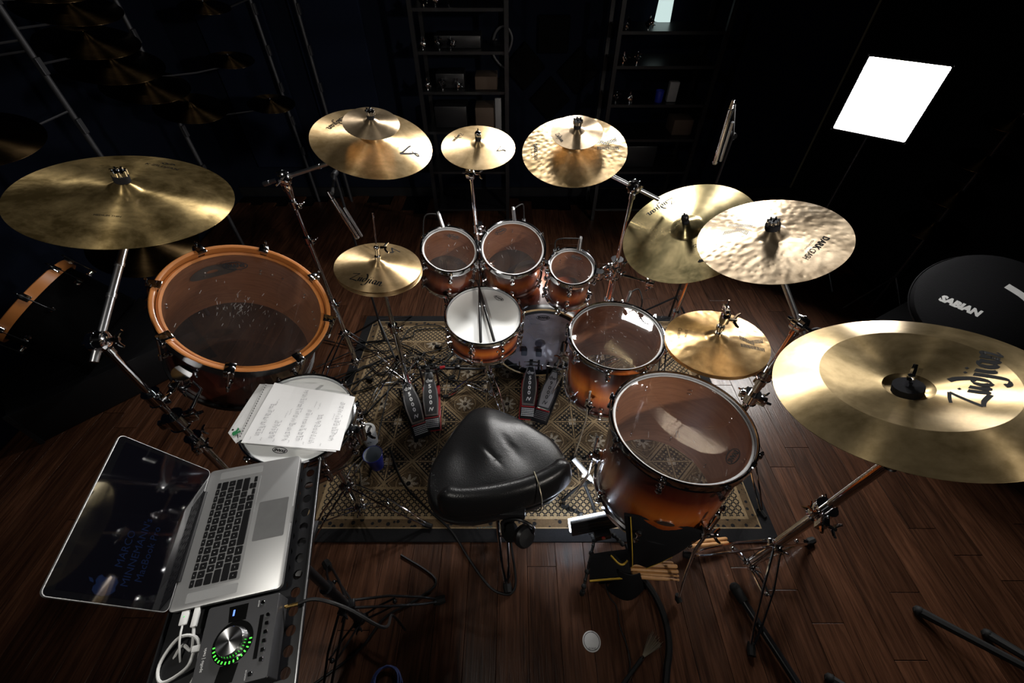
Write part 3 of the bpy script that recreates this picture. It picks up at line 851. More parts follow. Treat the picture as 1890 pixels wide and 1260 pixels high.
BURST_S = {}
def bst(depth, dark=0.0):
    k = (depth, dark)
    if k not in BURST_S: BURST_S[k] = burst('sunburst_%d_%d' % (round(depth * 1000), round(dark * 10)), depth, dark)
    return BURST_S[k]
T10_C, T10_N = V((-0.298, 1.735, 0.905)), V((0.18, -0.31, 0.93)).normalized()
t10, M10 = drum('rack_tom', 'middle-sized sunburst rack tom on the left, next to the hi-hat', T10_C, T10_N, 5 * IN, 0.20, 6, bst(0.20, 0.55), HEADCLEAR, 0.1, group='rack toms', logo=(76, 0.085, 0.062))
T12_C, T12_N = V((0.004, 1.80, 0.874)), V((0.03, -0.39, 0.92)).normalized()
t12, M12 = drum('rack_tom', 'largest sunburst rack tom in the middle of the back row of drums', T12_C, T12_N, 6 * IN, 0.225, 6, bst(0.225, 0.35), HEADCLEAR, 0.0, group='rack toms', logo=(122, 0.115, 0.066))
T8_C, T8_N = V((0.278, 1.632, 0.878)), V((0.01, -0.27, 0.96)).normalized()
t8, M8 = drum('rack_tom', 'smallest sunburst rack tom on the right above the bass drum', T8_C, T8_N, 4 * IN, 0.19, 5, bst(0.19, 0.45), HEADCLEAR, 0.2, group='rack toms', logo=(55, 0.064, 0.052))
SN_C, SN_N = V((-0.138, 1.542, 0.66)), V((0.05, -0.12, 0.99)).normalized()
sn, MS = drum('snare_drum', 'main snare drum with a white head and two black sticks on it', SN_C, SN_N, 7 * IN, 0.145, 8, bst(0.145, 0.15), COATED, 0.12, reso=HEADRES, logo=(52, 0.138, 0.056), lug_z=0.050, hoopmat=CHROME)
# snare strainer on the shell
mb = MB(); mb.box((7 * IN + 0.014, 0, -0.075), (0.026, 0.030, 0.07), bev=0.004, M=Matrix.Rotation(0.15, 4, 'Z')); mb.box((7 * IN + 0.03, 0, -0.06), (0.010, 0.014, 0.07), bev=0.003, M=Matrix.Rotation(0.15, 4, 'Z'))
mb.build('strainer', CHROME, sn)
mb = MB().ball((7 * IN, 0, -0.072), 0.006, 8, 5, M=Matrix.Rotation(-1.28, 4, 'Z')); mb.build('vent', CHROME, sn)
F1_C, F1_N = V((0.470, 1.368, 0.695)), V((-0.04, -0.04, 1)).normalized()
f1, MF1 = drum('floor_tom', 'sunburst floor tom beside the bass drum, a white softbox mirrored in its clear head', F1_C, F1_N, 8 * IN, 0.36, 8, bst(0.36), HEADCLEAR, 0.1, group='floor toms', logo=(25, 0.162, 0.066))
F2_C, F2_N = V((0.577, 0.815, 0.812)), V((0.01, 0.06, 1)).normalized()
f2, MF2 = drum('floor_tom', 'largest floor tom right of the seat, a cymbal mirrored in its clear head', F2_C, F2_N, 9 * IN, 0.40, 8, bst(0.40, 0.25), HEADCLEAR, -0.12, group='floor toms', logo=(-38, 0.178, 0.076))
def oval(rx, ry, seg=20): return [(rx * math.cos(2 * PI * k / seg), ry * math.sin(2 * PI * k / seg)) for k in range(seg)]
a = math.radians(-96)
mb = MB().prism(oval(0.030, 0.014), 0, 0.002, M=Matrix.Rotation(a, 4, 'Z') @ Matrix.Translation((9 * IN + 0.0005, 0, -0.255)) @ Matrix.Rotation(PI / 2, 4, 'Z') @ Matrix.Rotation(PI / 2, 4, 'X'))
mb.build('badge', STEEL, f2)
def ftlegs(t, M, r, depth, angs, zf):
    for ang in angs:
        a = math.radians(ang); d = V((math.cos(a), math.sin(a), 0))
        q = lambda rad, z: M @ (V((d.x * rad, d.y * rad, z)))
        top = q(r + 0.032, -depth * 0.42); bot = q(r + 0.032, -depth - 0.03)
        f = V(bot); f += (M.to_3x3() @ d) * 0.07; f.z = zf + 0.016
        mb = MB().path([top, bot, bot.lerp(f, 0.35) + V((0, 0, -0.02)), f], 0.0058, 10)
        leg = mb.build('leg', CHROME, t, world=True)
        dd = (M.to_3x3() @ d)
        MB().path([f - dd * 0.012 + V((0, 0, 0.02)), f, f + dd * 0.014 - V((0, 0, 0.002))], [0.010, 0.014, 0.012], 10).build('rubber_foot', RUBBER, leg, world=True)
        br_ = MB(); fm = frm(q(r + 0.018, -depth * 0.70), M.to_3x3() @ d, M.to_3x3() @ V((-d.y, d.x, 0)), M.to_3x3() @ V((0, 0, 1)))
        br_.box((0, 0, 0), (0.036, 0.034, 0.056), bev=0.006, M=fm); br_.build('leg_bracket', CHROME, t, world=True)
        wb = MB(); wing(wb, fm @ V((0.030, 0.012, 0.0)), fm.to_3x3() @ V((0.4, 1, 0)), 1.3); wb.build('wing_bolt', CHROME, t, world=True)
ftlegs(f1, MF1, 8 * IN, 0.36, (-128, 150, 25), ZR)
ftlegs(f2, MF2, 9 * IN, 0.40, (172, 28, -62), ZR)
# bass drum, lying: batter side toward the seat
BD_M = frame((0.160, 1.690, 0.318), (0.0, -1, 0.0))
bd = thing('bass_drum', 'sunburst bass drum with a hazy clear head and pale wooden hoop behind the pedals', 'drum', BD_M)
rb = 0.253
MB().lathe([(rb, -0.02), (rb, -0.42), (rb - 0.009, -0.42), (rb - 0.009, -0.004)], 80, mats=[0, 1, 1, 1], closed=True).build('shell', [bst(0.42), MAPLE], bd)
MB().lathe([(0.0005, 0.001), (rb - 0.02, 0.001), (rb - 0.002, 0.0), (rb + 0.003, -0.012)], 80).build('batter_head', HEADBASS, bd)
MB().lathe([(0.0005, -0.424), (rb, -0.424), (rb + 0.003, -0.41)], 64).build('resonant_head', PLASTIC, bd)
for z0, sg in ((0.0, 1), (-0.424, -1)):
    ho = MB(); pr = [(rb + 0.004, z0 - sg * 0.022), (rb + 0.004, z0 + sg * 0.016), (rb + 0.007, z0 + sg * 0.018), (rb + 0.014, z0 + sg * 0.018), (rb + 0.016, z0 + sg * 0.015), (rb + 0.016, z0 - sg * 0.022)]
    ho.lathe(pr if sg > 0 else pr[::-1], 80, closed=True, mats=[1, 0, 0, 0, 1, 1] if sg > 0 else [1] * 6)
    ho.build('wood_hoop', [BASSHOOP, BLACKM], bd)
ring = MB().lathe([(rb - 0.026, 0.0022), (rb - 0.004, 0.0022)], 80); ring.build('damper_ring', PLASTIC, bd)
MB().lathe([(0.0, 0.0028), (0.030, 0.0028), (0.031, 0.0014)], 24).build('impact_patch', HEADRES, bd)
def clawmesh(dx, w_=0.030):
    k = ('claw', dx)
    if k not in _dm:
        mb = MB(); X = dx
        mb.box((X + 0.006, 0, 0.004), (0.030, w_, 0.044), bev=0.005)
        mb.box((X - 0.012, 0, 0.022), (0.016, w_, 0.007), bev=0.002)
        mb.tube((X + 0.022, 0, 0.030), (X + 0.022, 0, -0.085), 0.0034, 0.0034, 6)
        mb.tube((X + 0.022, 0, 0.030), (X + 0.022, 0, 0.042), 0.0062, 0.0050, 8)
        mb.lathe([(0, 0), (0.013, 0), (0.013, 0.006), (0.008, 0.010), (0.009, 0.026), (0, 0.028)], 12, M=Matrix.Translation((X - 0.010, 0, -0.095)) @ Matrix.Rotation(PI / 2, 4, 'Y'))
        mb.tube((X + 0.022, 0, -0.11), (X + 0.022, 0, -0.08), 0.0065, 0.0065, 8)
        _dm[k] = mb.mesh('claw_hook', CHROME)
    return _dm[k]
for k in range(8): link('claw_hook', clawmesh(rb + 0.012), bd, M=Matrix.Rotation(2 * PI * (k + 0.62) / 8, 4, 'Z'))
decal('oval_logo', polar(oval_logo(0.072), 88, 0.196, False), lambda x, y: 0.0030, bd, INK)
for sx in (-1, 1):
    MB().path([(sx * 0.22, -0.16, -0.36), (sx * 0.30, -0.25, -0.40), (sx * 0.33, -0.302, -0.43)], [0.008, 0.008, 0.011], 8).build('spur', CHROME, bd)

# the tilted gong drum on the left, wooden hoop
GO_C, GO_N = V((-0.992, 1.224, 1.003)), V((0.49, -0.13, 0.86)).normalized()
GO_M = frame(GO_C, GO_N)
gd = thing('gong_drum', 'big tilted gong drum with an orange wooden hoop and clear head at left', 'drum', GO_M)
rg = 0.268; GD = 0.36
MB().lathe([(rg, -0.03), (rg, -GD), (rg - 0.008, -GD), (rg - 0.008, -0.030)], 80, mats=[0, 1, 1, 1], closed=True).build('shell', [bst(GD, 0.85), MAPLE], gd)
MB().lathe([(0.0005, -0.026), (rg - 0.012, -0.026), (rg - 0.001, -0.027), (rg + 0.004, -0.038)], 80).build('batter_head', HEADGONG, gd)
MB().lathe([(rg - 0.013, -0.024), (rg - 0.005, -0.019), (rg + 0.003, -0.024), (rg + 0.003, -0.036), (rg - 0.010, -0.027)], 80, closed=True).build('head_collar', HOOPWOOD, gd)
MB().lathe([(rg + 0.005, -0.040), (rg + 0.006, -0.002), (rg + 0.010, 0.0), (rg + 0.018, 0.0), (rg + 0.021, -0.003), (rg + 0.021, -0.046)], 96, closed=True, mats=[0, 0, 0, 0, 1, 1]).build('wood_hoop', [HOOPWOOD, BLACKM], gd)
MB().lathe([(rg + 0.002, -GD + 0.02), (rg + 0.002, -GD - 0.004), (rg + 0.012, -GD - 0.004), (rg + 0.012, -GD + 0.02)], 72, closed=True).build('lower_hoop', BLACKM, gd)
MB().lathe([(0.0005, -GD), (rg - 0.008, -GD)], 64).build('resonant_head', HEADRES, gd)
for k in range(8): link('claw_hook', clawmesh(rg + 0.014, 0.034), gd, M=Matrix.Rotation(2 * PI * (k + 0.16) / 8, 4, 'Z') @ Matrix.Translation((0, 0, -0.018)))
lp = MB()
for k in range(8):
    for dz in (-0.010, 0.010): lp.ball((rg - 0.011, 0, -0.12 + dz), 0.0048, 8, 5, M=Matrix.Rotation(2 * PI * (k + 0.16) / 8, 4, 'Z'))
for an, zz in ((0.35, -0.15), (0.5, -0.155), (0.62, -0.14), (1.35, -0.11), (1.52, -0.115)): lp.ball((rg - 0.011, 0, zz), 0.005, 8, 5, M=Matrix.Rotation(an, 4, 'Z'))
lp.build('inner_bolt', STEEL, gd)
# grey oval plate with a port, curved on the inside wall
pl = MB(); rings = []
for (fx, fz) in ((1, 1), (0.25, 0.25)):
    rings.append([((rg - 0.0105) * math.cos(2.37 + 0.34 * fx * math.cos(q)), (rg - 0.0105) * math.sin(2.37 + 0.34 * fx * math.cos(q)), -0.115 + 0.038 * fz * math.sin(q)) for q in [2 * PI * k / 28 for k in range(28)]])
pl.loft(rings, cap0=False, cap1=False)
pl.build('vent_plate', plain('grey_plate', (0.09, 0.085, 0.08), 0.6), gd)
lb = MB(); rings = [[((rg - 0.0105) * math.cos(0.42 - 0.46 * s + q), (rg - 0.0105) * math.sin(0.42 - 0.46 * s + q), zz) for q in (0,)] for s in (0, 1) for zz in (0,)]
vs_ = []; 
for k in range(9):
    an = 0.35 - 0.5 * k / 8
    vs_ += [((rg - 0.0105) * math.cos(an), (rg - 0.0105) * math.sin(an), -0.19), ((rg - 0.0105) * math.cos(an), (rg - 0.0105) * math.sin(an), -0.235)]
lb.add(vs_, [(2 * k, 2 * k + 1, 2 * k + 3, 2 * k + 2) for k in range(8)]); lb.build('paper_label', plain('old_label', (0.30, 0.19, 0.13), 0.7), gd)
decal('oval_logo', polar(oval_logo(0.088), 121, 0.200, False), lambda x, y: -0.0252, gd, INK)

# pale stick marks on the clear heads
def marks(parent, n, rad, z0, seed, ln=(0.006, 0.018), off=(0, 0), wd=0.0006):
    q = random.Random(seed); vs = []; fs = []
    for k in range(n):
        a = q.uniform(0, 2 * PI); r_ = rad * abs(q.gauss(0, 0.45)); x = off[0] + r_ * math.cos(a) * 1.2; y = off[1] + r_ * math.sin(a)
        d = q.gauss(1.75, 0.35); L = q.uniform(*ln) / 2; w_ = wd * q.uniform(0.5, 1.6); c_, s_ = math.cos(d), math.sin(d)
        i = len(vs); vs += [(x - c_ * L - s_ * w_, y - s_ * L + c_ * w_, z0), (x - c_ * L + s_ * w_, y - s_ * L - c_ * w_, z0), (x + c_ * L + s_ * w_, y + s_ * L - c_ * w_, z0), (x + c_ * L - s_ * w_, y + s_ * L + c_ * w_, z0)]; fs.append((i, i + 1, i + 2, i + 3))
    me = bpy.data.meshes.new('stick_marks'); me.from_pydata(vs, [], fs); me.materials.append(MARK); o_ = link('stick_marks', me, parent); o_['kind'] = 'stuff'
MARK = plain('scuffed_film', (0.20, 0.19, 0.185), 0.6, spec=0.2)
marks(gd, 80, 0.15, -0.0250, 2, off=(-0.02, -0.01), wd=0.0005)
marks(f1, 40, 0.26, 0.0016, 3, (0.003, 0.014), wd=0.0004); marks(f2, 8, 0.2, 0.0016, 4, (0.01, 0.03), (0.02, -0.14), wd=0.0004)
marks(t10, 5, 0.10, 0.0016, 5, (0.01, 0.02), (0.03, 0.04), wd=0.0005); marks(t12, 7, 0.11, 0.0016, 6, (0.01, 0.03), (0.0, 0.02), wd=0.0005); marks(t8, 3, 0.07, 0.0016, 7, (0.008, 0.018), (-0.04, 0.05), wd=0.0005)

# second snare at left with the sheet music
SS_C, SS_N = V((-0.745, 0.853, 0.793)), V((0.10, -0.02, 1)).normalized()
ss, MSS = drum('snare_drum', 'second snare drum under the sheet music beside the laptop', SS_C, SS_N, 7 * IN, 0.135, 10, plain('dark_walnut_lacquer', (0.035, 0.015, 0.010), 0.2, coat=1.0, var=0.3, ns=14), COATED, 0.05, reso=HEADRES, logo=(-101, 0.128, 0.05), lug_z=0.048)
mb = MB(); mb.box((7 * IN + 0.018, 0, -0.06), (0.036, 0.036, 0.09), bev=0.006, M=Matrix.Rotation(-0.15, 4, 'Z')); mb.box((7 * IN + 0.044, 0, -0.04), (0.014, 0.018, 0.085), bev=0.004, M=Matrix.Rotation(-0.15, 4, 'Z'))
wing(mb, Matrix.Rotation(-0.15, 4, 'Z') @ V((7 * IN + 0.045, 0.02, -0.08)), (1, 0.5, 0), 1.3)
mb.build('strainer', CHROME, ss)

# ------------------------------------------------------------------ cymbal stands
CC = 'cymbal stand'
UPV = V((0, 0, 1))
# ride stand, far left
b = V((-1.171, 0.846, 0)); j = V((-1.171, 0.846, 1.18))
t = thing('cymbal_stand', 'chrome boom stand holding the ride cymbal, its clamps behind the laptop screen', CC, loc=b)
tubeparts(t, [('base_tube', b + UPV * 0.06, b + UPV * 0.66, 0.015), ('upper_tube', b + UPV * 0.64, j - UPV * 0.02, 0.0115)])
tip = RIDE_C - RIDE_N * 0.035 + V((0.02, -0.03, 0))
d = (tip - j).normalized()
mb = MB().tube(j - d * 0.06, tip, 0.0105, 0.0105, 12)
for s in (0.14, 0.24, 0.34): mb.tube(j + d * (s - 0.006), j + d * (s + 0.006), 0.0125, 0.0125, 12)
mb.tube(tip, RIDE_C + RIDE_N * 0.02, 0.006, 0.005, 8); mb.build('boom_arm', STEEL, t, world=True)
mb = MB(); joint(mb, j, (1, 0.2, 0), 1.15); mb.build('boom_joint', CHROME, t, world=True)
for zz, s, o_ in ((0.92, 1.0, (1, -0.3, 0)), (0.79, 1.25, (1, 0.5, 0)), (0.66, 1.1, (0.6, -1, 0))):
    mb = MB(); clamp(mb, b + UPV * zz, UPV, s, o_); mb.build('clamp', CHROME, t, world=True)
mb = MB().path([b + V((0.03, 0.02, 0.79)), b + V((0.06, 0.10, 0.84)), GO_M @ V((-0.10, -rg - 0.01, -0.12))], 0.0065, 10); clamp(mb, GO_M @ V((-0.10, -rg - 0.030, -0.10)), GO_N, 1.1, (0, -1, 0.2)); mb.build('gong_drum_arm', CHROME, t, world=True)
tripod(t, b, (20, 140, 260), rad=0.36)
topper(t, RIDE_C, RIDE_N, 0.050, 0.017, 'toothed', 1.25)
# crash stand, back left
b = V((-0.966, 1.753, 0)); j = V((-0.966, 1.753, 1.25))
t = thing('cymbal_stand', 'chrome boom stand at back left reaching out to the stacked crash cymbal', CC, loc=b)
tubeparts(t, [('base_tube', b + UPV * 0.06, b + UPV * 0.56, 0.015), ('middle_tube', b + UPV * 0.54, b + UPV * 0.95, 0.0125), ('upper_tube', b + UPV * 0.93, j - UPV * 0.03, 0.0095)])
tip = CA_C - CA_N * 0.03
d = (tip - j).normalized()
mb = MB().tube(j - d * 0.105, tip, 0.0085, 0.0085, 12); mb.tube(j - d * 0.105, j - d * 0.075, 0.010, 0.010, 12)
for s in (0.18, 0.30): mb.tube(j + d * (s - 0.005), j + d * (s + 0.005), 0.0105, 0.0105, 12)
mb.tube(tip, CA_C + CA_N * 0.02, 0.005, 0.004, 8); mb.build('boom_arm', STEEL, t, world=True)
mb = MB(); joint(mb, j, (0.1, -1, 0.2), 1.2); mb.lathe([(0.010, -0.10), (0.012, -0.09), (0.022, -0.045), (0.024, -0.02), (0.018, 0.0)], 14, M=Matrix.Translation(j)); mb.build('boom_joint', CHROME, t, world=True)
for zz in (1.13, 0.95, 0.56):
    mb = MB(); clamp(mb, b + UPV * zz, UPV, 0.75, (1, -0.6, 0)); mb.build('clamp', CHROME, t, world=True)
tripod(t, b, (100, 215, 335), rad=0.34, zf=0)
topper(t, SA_C, SA_N, 0.018, 0.013, 'toothed', 1.05)
# splash stand between the toms; carries both rack toms too
b = V((-0.165, 1.83, 0)); j = V((-0.178, 1.800, 1.25))
t = thing('tom_stand', 'chrome centre stand between the rack toms with the lone splash on top', 'stand', loc=b)
tubeparts(t, [('base_tube', b + UPV * 0.06, b + UPV * 0.78, 0.015), ('upper_tube', b + UPV * 0.76, j, 0.0095)])
mb = MB(); joint(mb, j, (1, -0.2, 0), 1.0); mb.tube(j, SP_C + SP_N * 0.01, 0.005, 0.005, 8); mb.build('tilter', CHROME, t, world=True)
for tgt, s in ((T10_C + V((0.12, 0.03, -0.10)), 1), (T12_C + V((-0.14, 0.0, -0.09)), -1)):
    mb = MB().path([b + UPV * 0.80, b.lerp(tgt, 0.4) + UPV * 0.52, tgt], 0.0065, 8); clamp(mb, tgt, UPV, 0.8, (-s, -0.5, 0)); mb.build('tom_arm', CHROME, t, world=True)
for zz in (0.97, 0.80):
    mb = MB(); clamp(mb, b + UPV * zz, UPV, 0.9, (0.3, -1, 0)); mb.build('clamp', CHROME, t, world=True)
tripod(t, b, (0, 290, (235, 0.25)), rad=0.34, zf=ZR)
topper(t, SP_C, SP_N, 0.028, 0.011, 'ball', 1.1)
# right of centre
b = V((0.499, 1.690, 0)); j = V((0.499, 1.667, 1.25))
t = thing('cymbal_stand', 'chrome boom stand right of centre holding the hammered crash and the smallest tom', CC, loc=b)
tubeparts(t, [('base_tube', b + UPV * 0.06, b + UPV * 0.80, 0.015), ('upper_tube', b + UPV * 0.78, j - UPV * 0.02, 0.0095)])
tip = CK_C - CK_N * 0.03
d = (tip - j).normalized()
mb = MB().tube(j - d * 0.12, tip, 0.0085, 0.0085, 12); mb.tube(tip, CK_C + CK_N * 0.02, 0.005, 0.004, 8); mb.build('boom_arm', STEEL, t, world=True)
mb = MB(); joint(mb, j, (0.1, -1, 0.2), 1.1); mb.build('boom_joint', CHROME, t, world=True)
for zz, s in ((0.86, 1.1), (0.80, 1.0), (0.62, 0.9)):
    mb = MB(); clamp(mb, b + UPV * zz, UPV, s, (-1, -0.7, 0)); mb.build('clamp', CHROME, t, world=True)
mb = MB().path([b + V((-0.03, 0, 0.86)), T8_C + V((0.14, 0.02, -0.02)), T8_C + V((0.112, 0.0, -0.05))], 0.006, 8); clamp(mb, T8_C + V((0.13, 0.0, -0.04)), UPV, 0.85, (-1, -0.4, 0)); mb.build('tom_arm', CHROME, t, world=True)
mb = MB().path([b + V((0.02, 0, 0.80)), b + V((0.14, -0.06, 0.80))], 0.006, 8); clamp(mb, b + V((0.16, -0.07, 0.80)), (1, -0.4, 0), 0.8, (0, 0, 1)); mb.build('spare_arm', CHROME, t, world=True)
tripod(t, b, (25, 95, 172), rad=0.28, zf=ZR)
topper(t, SK_C, SK_N, 0.018, 0.013, 'toothed', 1.1)
# shiny crash at right
b = V((0.845, 1.64, 0)); j = V((0.845, 1.62, 0.93))
t = thing('cymbal_stand', 'stand under the shiny greenish crash cymbal, mostly hidden by it', CC, loc=b)
tubeparts(t, [('base_tube', b + UPV * 0.06, b + UPV * 0.6, 0.015), ('upper_tube', b + UPV * 0.58, j, 0.0105)])
mb = MB(); joint(mb, j, (0.2, -1, 0), 1.0); mb.tube(j, AZ_C - AZ_N * 0.02, 0.0085, 0.0085, 10); mb.tube(AZ_C - AZ_N * 0.02, AZ_C + AZ_N * 0.04, 0.005, 0.004, 8); mb.build('boom_arm', CHROME, t, world=True)
tripod(t, b, (60, 190, 300), rad=0.34, mat=BLACKM)
topper(t, AZ_C, AZ_N, 0.050, 0.012, 'black', 1.15)
# pale hammered crash at right
b = V((1.081, 1.169, 0)); j = V((1.081, 1.169, 0.95))
t = thing('cymbal_stand', 'dark chrome stand at right carrying the pale hammered crash and the closed hi-hat', CC, loc=b)
tubeparts(t, [('base_tube', b + UPV * 0.06, b + UPV * 0.62, 0.0165), ('upper_tube', b + UPV * 0.60, j - UPV * 0.02, 0.0135)])
tip = DK_C - DK_N * 0.03
mb = MB().tube(j - (tip - j).normalized() * 0.05, tip, 0.010, 0.010, 12); mb.tube(tip, DK_C + DK_N * 0.02, 0.005, 0.004, 8); mb.build('boom_arm', STEEL, t, world=True)
mb = MB(); joint(mb, j, (0.6, -1, 0), 1.25); mb.build('boom_joint', CHROME, t, world=True)
for zz, s, o_ in ((0.66, 1.1, (-1, 0.2, 0)), (0.50, 1.25, (1, -0.6, 0))):
    mb = MB(); clamp(mb, b + UPV * zz, UPV, s, o_); mb.build('clamp', CHROME, t, world=True)
kb = KH_C - KH_N * 0.06
mb = MB().path([b + V((-0.03, 0, 0.66)), kb.lerp(b + UPV * 0.66, 0.5) + V((0, 0, -0.03)), kb - KH_N * 0.05], 0.0075, 10); mb.tube(kb - KH_N * 0.06, kb + KH_N * 0.03, 0.012, 0.009, 10); mb.build('hi_hat_arm', CHROME, t, world=True)
mb = MB(); kt = KH_C + KH_N * 0.030
mb.tube(kt - KH_N * 0.01, kt + KH_N * 0.155, 0.0032, 0.0032, 8)
mb.tube(kt, kt + KH_N * 0.012, 0.013, 0.013, 12); mb.tube(kt + KH_N * 0.012, kt + KH_N * 0.05, 0.008, 0.009, 12); mb.tube(kt + KH_N * 0.03, kt + KH_N * 0.042, 0.014, 0.014, 14)
mb.box((0, 0, 0), (0.028, 0.024, 0.050), bev=0.005, M=frm(kt + KH_N * 0.080 + V((0.005, 0, 0)), (1, 0, 0), (0, 1, 0), KH_N)); wing(mb, kt + KH_N * 0.070 + V((0.035, 0, 0)), (1, -0.2, 0), 1.3)
mb.box((0, 0, 0), (0.018, 0.040, 0.020), bev=0.004, M=frm(kt + KH_N * 0.115, (1, 0, 0), (0, 1, 0), KH_N))
mb.build('clutch', CHROME, t, world=True)
tripod(t, b, (40, 160, 285), rad=0.34)
topper(t, DK_C, DK_N, 0.040, 0.020, 'toothed', 1.15)
# china stand, bottom right
b = V((1.018, 0.604, 0)); j = V((1.155, 0.645, 1.05)); ax = (j - b).normalized()
t = thing('cymbal_stand', 'heavy chrome stand leaning across the floor at bottom right under the china cymbal', CC, loc=b)
tubeparts(t, [('base_tube', b + ax * 0.09, b + ax * 0.56, 0.0185), ('upper_tube', b + ax * 0.54, b + ax * 0.90, 0.0155), ('top_tube', b + ax * 0.88, j, 0.0125)])
tip = CH_C - CH_N * 0.085
mb = MB().tube(j - (tip - j).normalized() * 0.04, tip, 0.0105, 0.0105, 12); mb.tube(tip, CH_C - CH_N * 0.01, 0.0055, 0.0045, 8); mb.build('boom_arm', STEEL, t, world=True)
mb = MB(); joint(mb, j, (0.3, -1, 0), 1.2); mb.build('boom_joint', CHROME, t, world=True)
for s_, s, o_ in ((0.56, 1.35, (-0.6, -1, 0)), (0.90, 1.05, (1, -0.8, 0)), (0.56, 1.1, (1, 0.3, 0))):
    mb = MB(); clamp(mb, b + ax * s_, ax, s, o_); mb.build('clamp', CHROME, t, world=True)
tripod(t, b, ((72, 0.36), (283, 0.23), (196, 0.30)), top=0.27, low=0.07, rad=0.34, axis=ax, br=0.0055, foot=0.017)
topper(t, CH_C, CH_N, -0.050, 0.020, 'wing', 1.4)
# hi-hat stand
b = V((-0.610, 1.575, ZR)); hj = HH_C - HH_N * 0.03
t = thing('hi_hat_stand', 'chrome hi-hat stand behind the leftmost pedal', 'stand', loc=b)
tubeparts(t, [('base_tube', b + UPV * 0.04, b + (hj - b) * 0.62, 0.014), ('upper_tube', b + (hj - b) * 0.6, hj, 0.0105)])
MB().tube(HH_C - HH_N * 0.02, HH_C + HH_N * 0.245, 0.0032, 0.0030, 8).build('pull_rod', CHROME, t, world=True)
mb = MB(); q = HH_C + HH_N * 0.032
mb.tube(q, q + HH_N * 0.018, 0.0125, 0.0125, 12); mb.tube(q + HH_N * 0.018, q + HH_N * 0.052, 0.007, 0.008, 12); mb.ball(q + HH_N * 0.058, 0.012, 12, 8); wing(mb, q + HH_N * 0.058 + V((0.030, 0, 0.002)), (1, 0, 0), 1.15)
mb.build('clutch', CHROME, t, world=True)
mb = MB(); clamp(mb, b + (hj - b) * 0.62, UPV, 0.85, (1, -0.5, 0)); mb.build('clamp', CHROME, t, world=True)
tripod(t, b, (290, 20, 236), top=0.30, rad=0.28, zf=ZR)
# main snare stand
b = V((-0.132, 1.545, ZR))
t = thing('snare_stand', 'chrome stand with basket arms under the main snare drum', 'stand', loc=b)
tubeparts(t, [('base_tube', b + UPV * 0.03, b + UPV * 0.36, 0.014), ('upper_tube', b + UPV * 0.34, b + UPV * 0.44, 0.011)])
for az in (180, 60, 300):
    a = math.radians(az); d = V((math.sin(a), math.cos(a), 0))
    e = SN_C + d * (7 * IN + 0.022) - SN_N * 0.150; 
    mb = MB().path([b + UPV * 0.43, b + d * 0.08 + UPV * 0.45, e - V((0, 0, 0.012)), e + V((0, 0, 0.022))], 0.0055, 8); mb.build('basket_arm', CHROME, t, world=True)
mb = MB(); clamp(mb, b + UPV * 0.36, UPV, 1.0, (0.4, -1, 0)); mb.build('clamp', CHROME, t, world=True)
tripod(t, b, ((152, 0.20), (268, 0.25), (15, 0.12)), top=0.22, low=0.05, rad=0.27, zf=ZR)
# second snare stand
b = V((-0.72, 0.86, 0))
t = thing('snare_stand', 'chrome stand under the second snare, its braced legs reaching out onto the rug', 'stand', loc=b)
tubeparts(t, [('base_tube', b + UPV * 0.03, b + UPV * 0.48, 0.014), ('upper_tube', b + UPV * 0.46, b + UPV * 0.58, 0.011)])
for az in (20, 140, 260):
    a = math.radians(az); d = V((math.sin(a), math.cos(a), 0)); e = SS_C + d * (7 * IN + 0.022) - SS_N * 0.140
    MB().path([b + UPV * 0.57, b + d * 0.08 + UPV * 0.59, e - V((0, 0, 0.012)), e + V((0, 0, 0.03))], 0.0055, 8).build('basket_arm', CHROME, t, world=True)
tripod(t, b, ((103, 0.33), (225, 0.30), (350, 0.30)), top=0.28, low=0.06, zf=ZR)

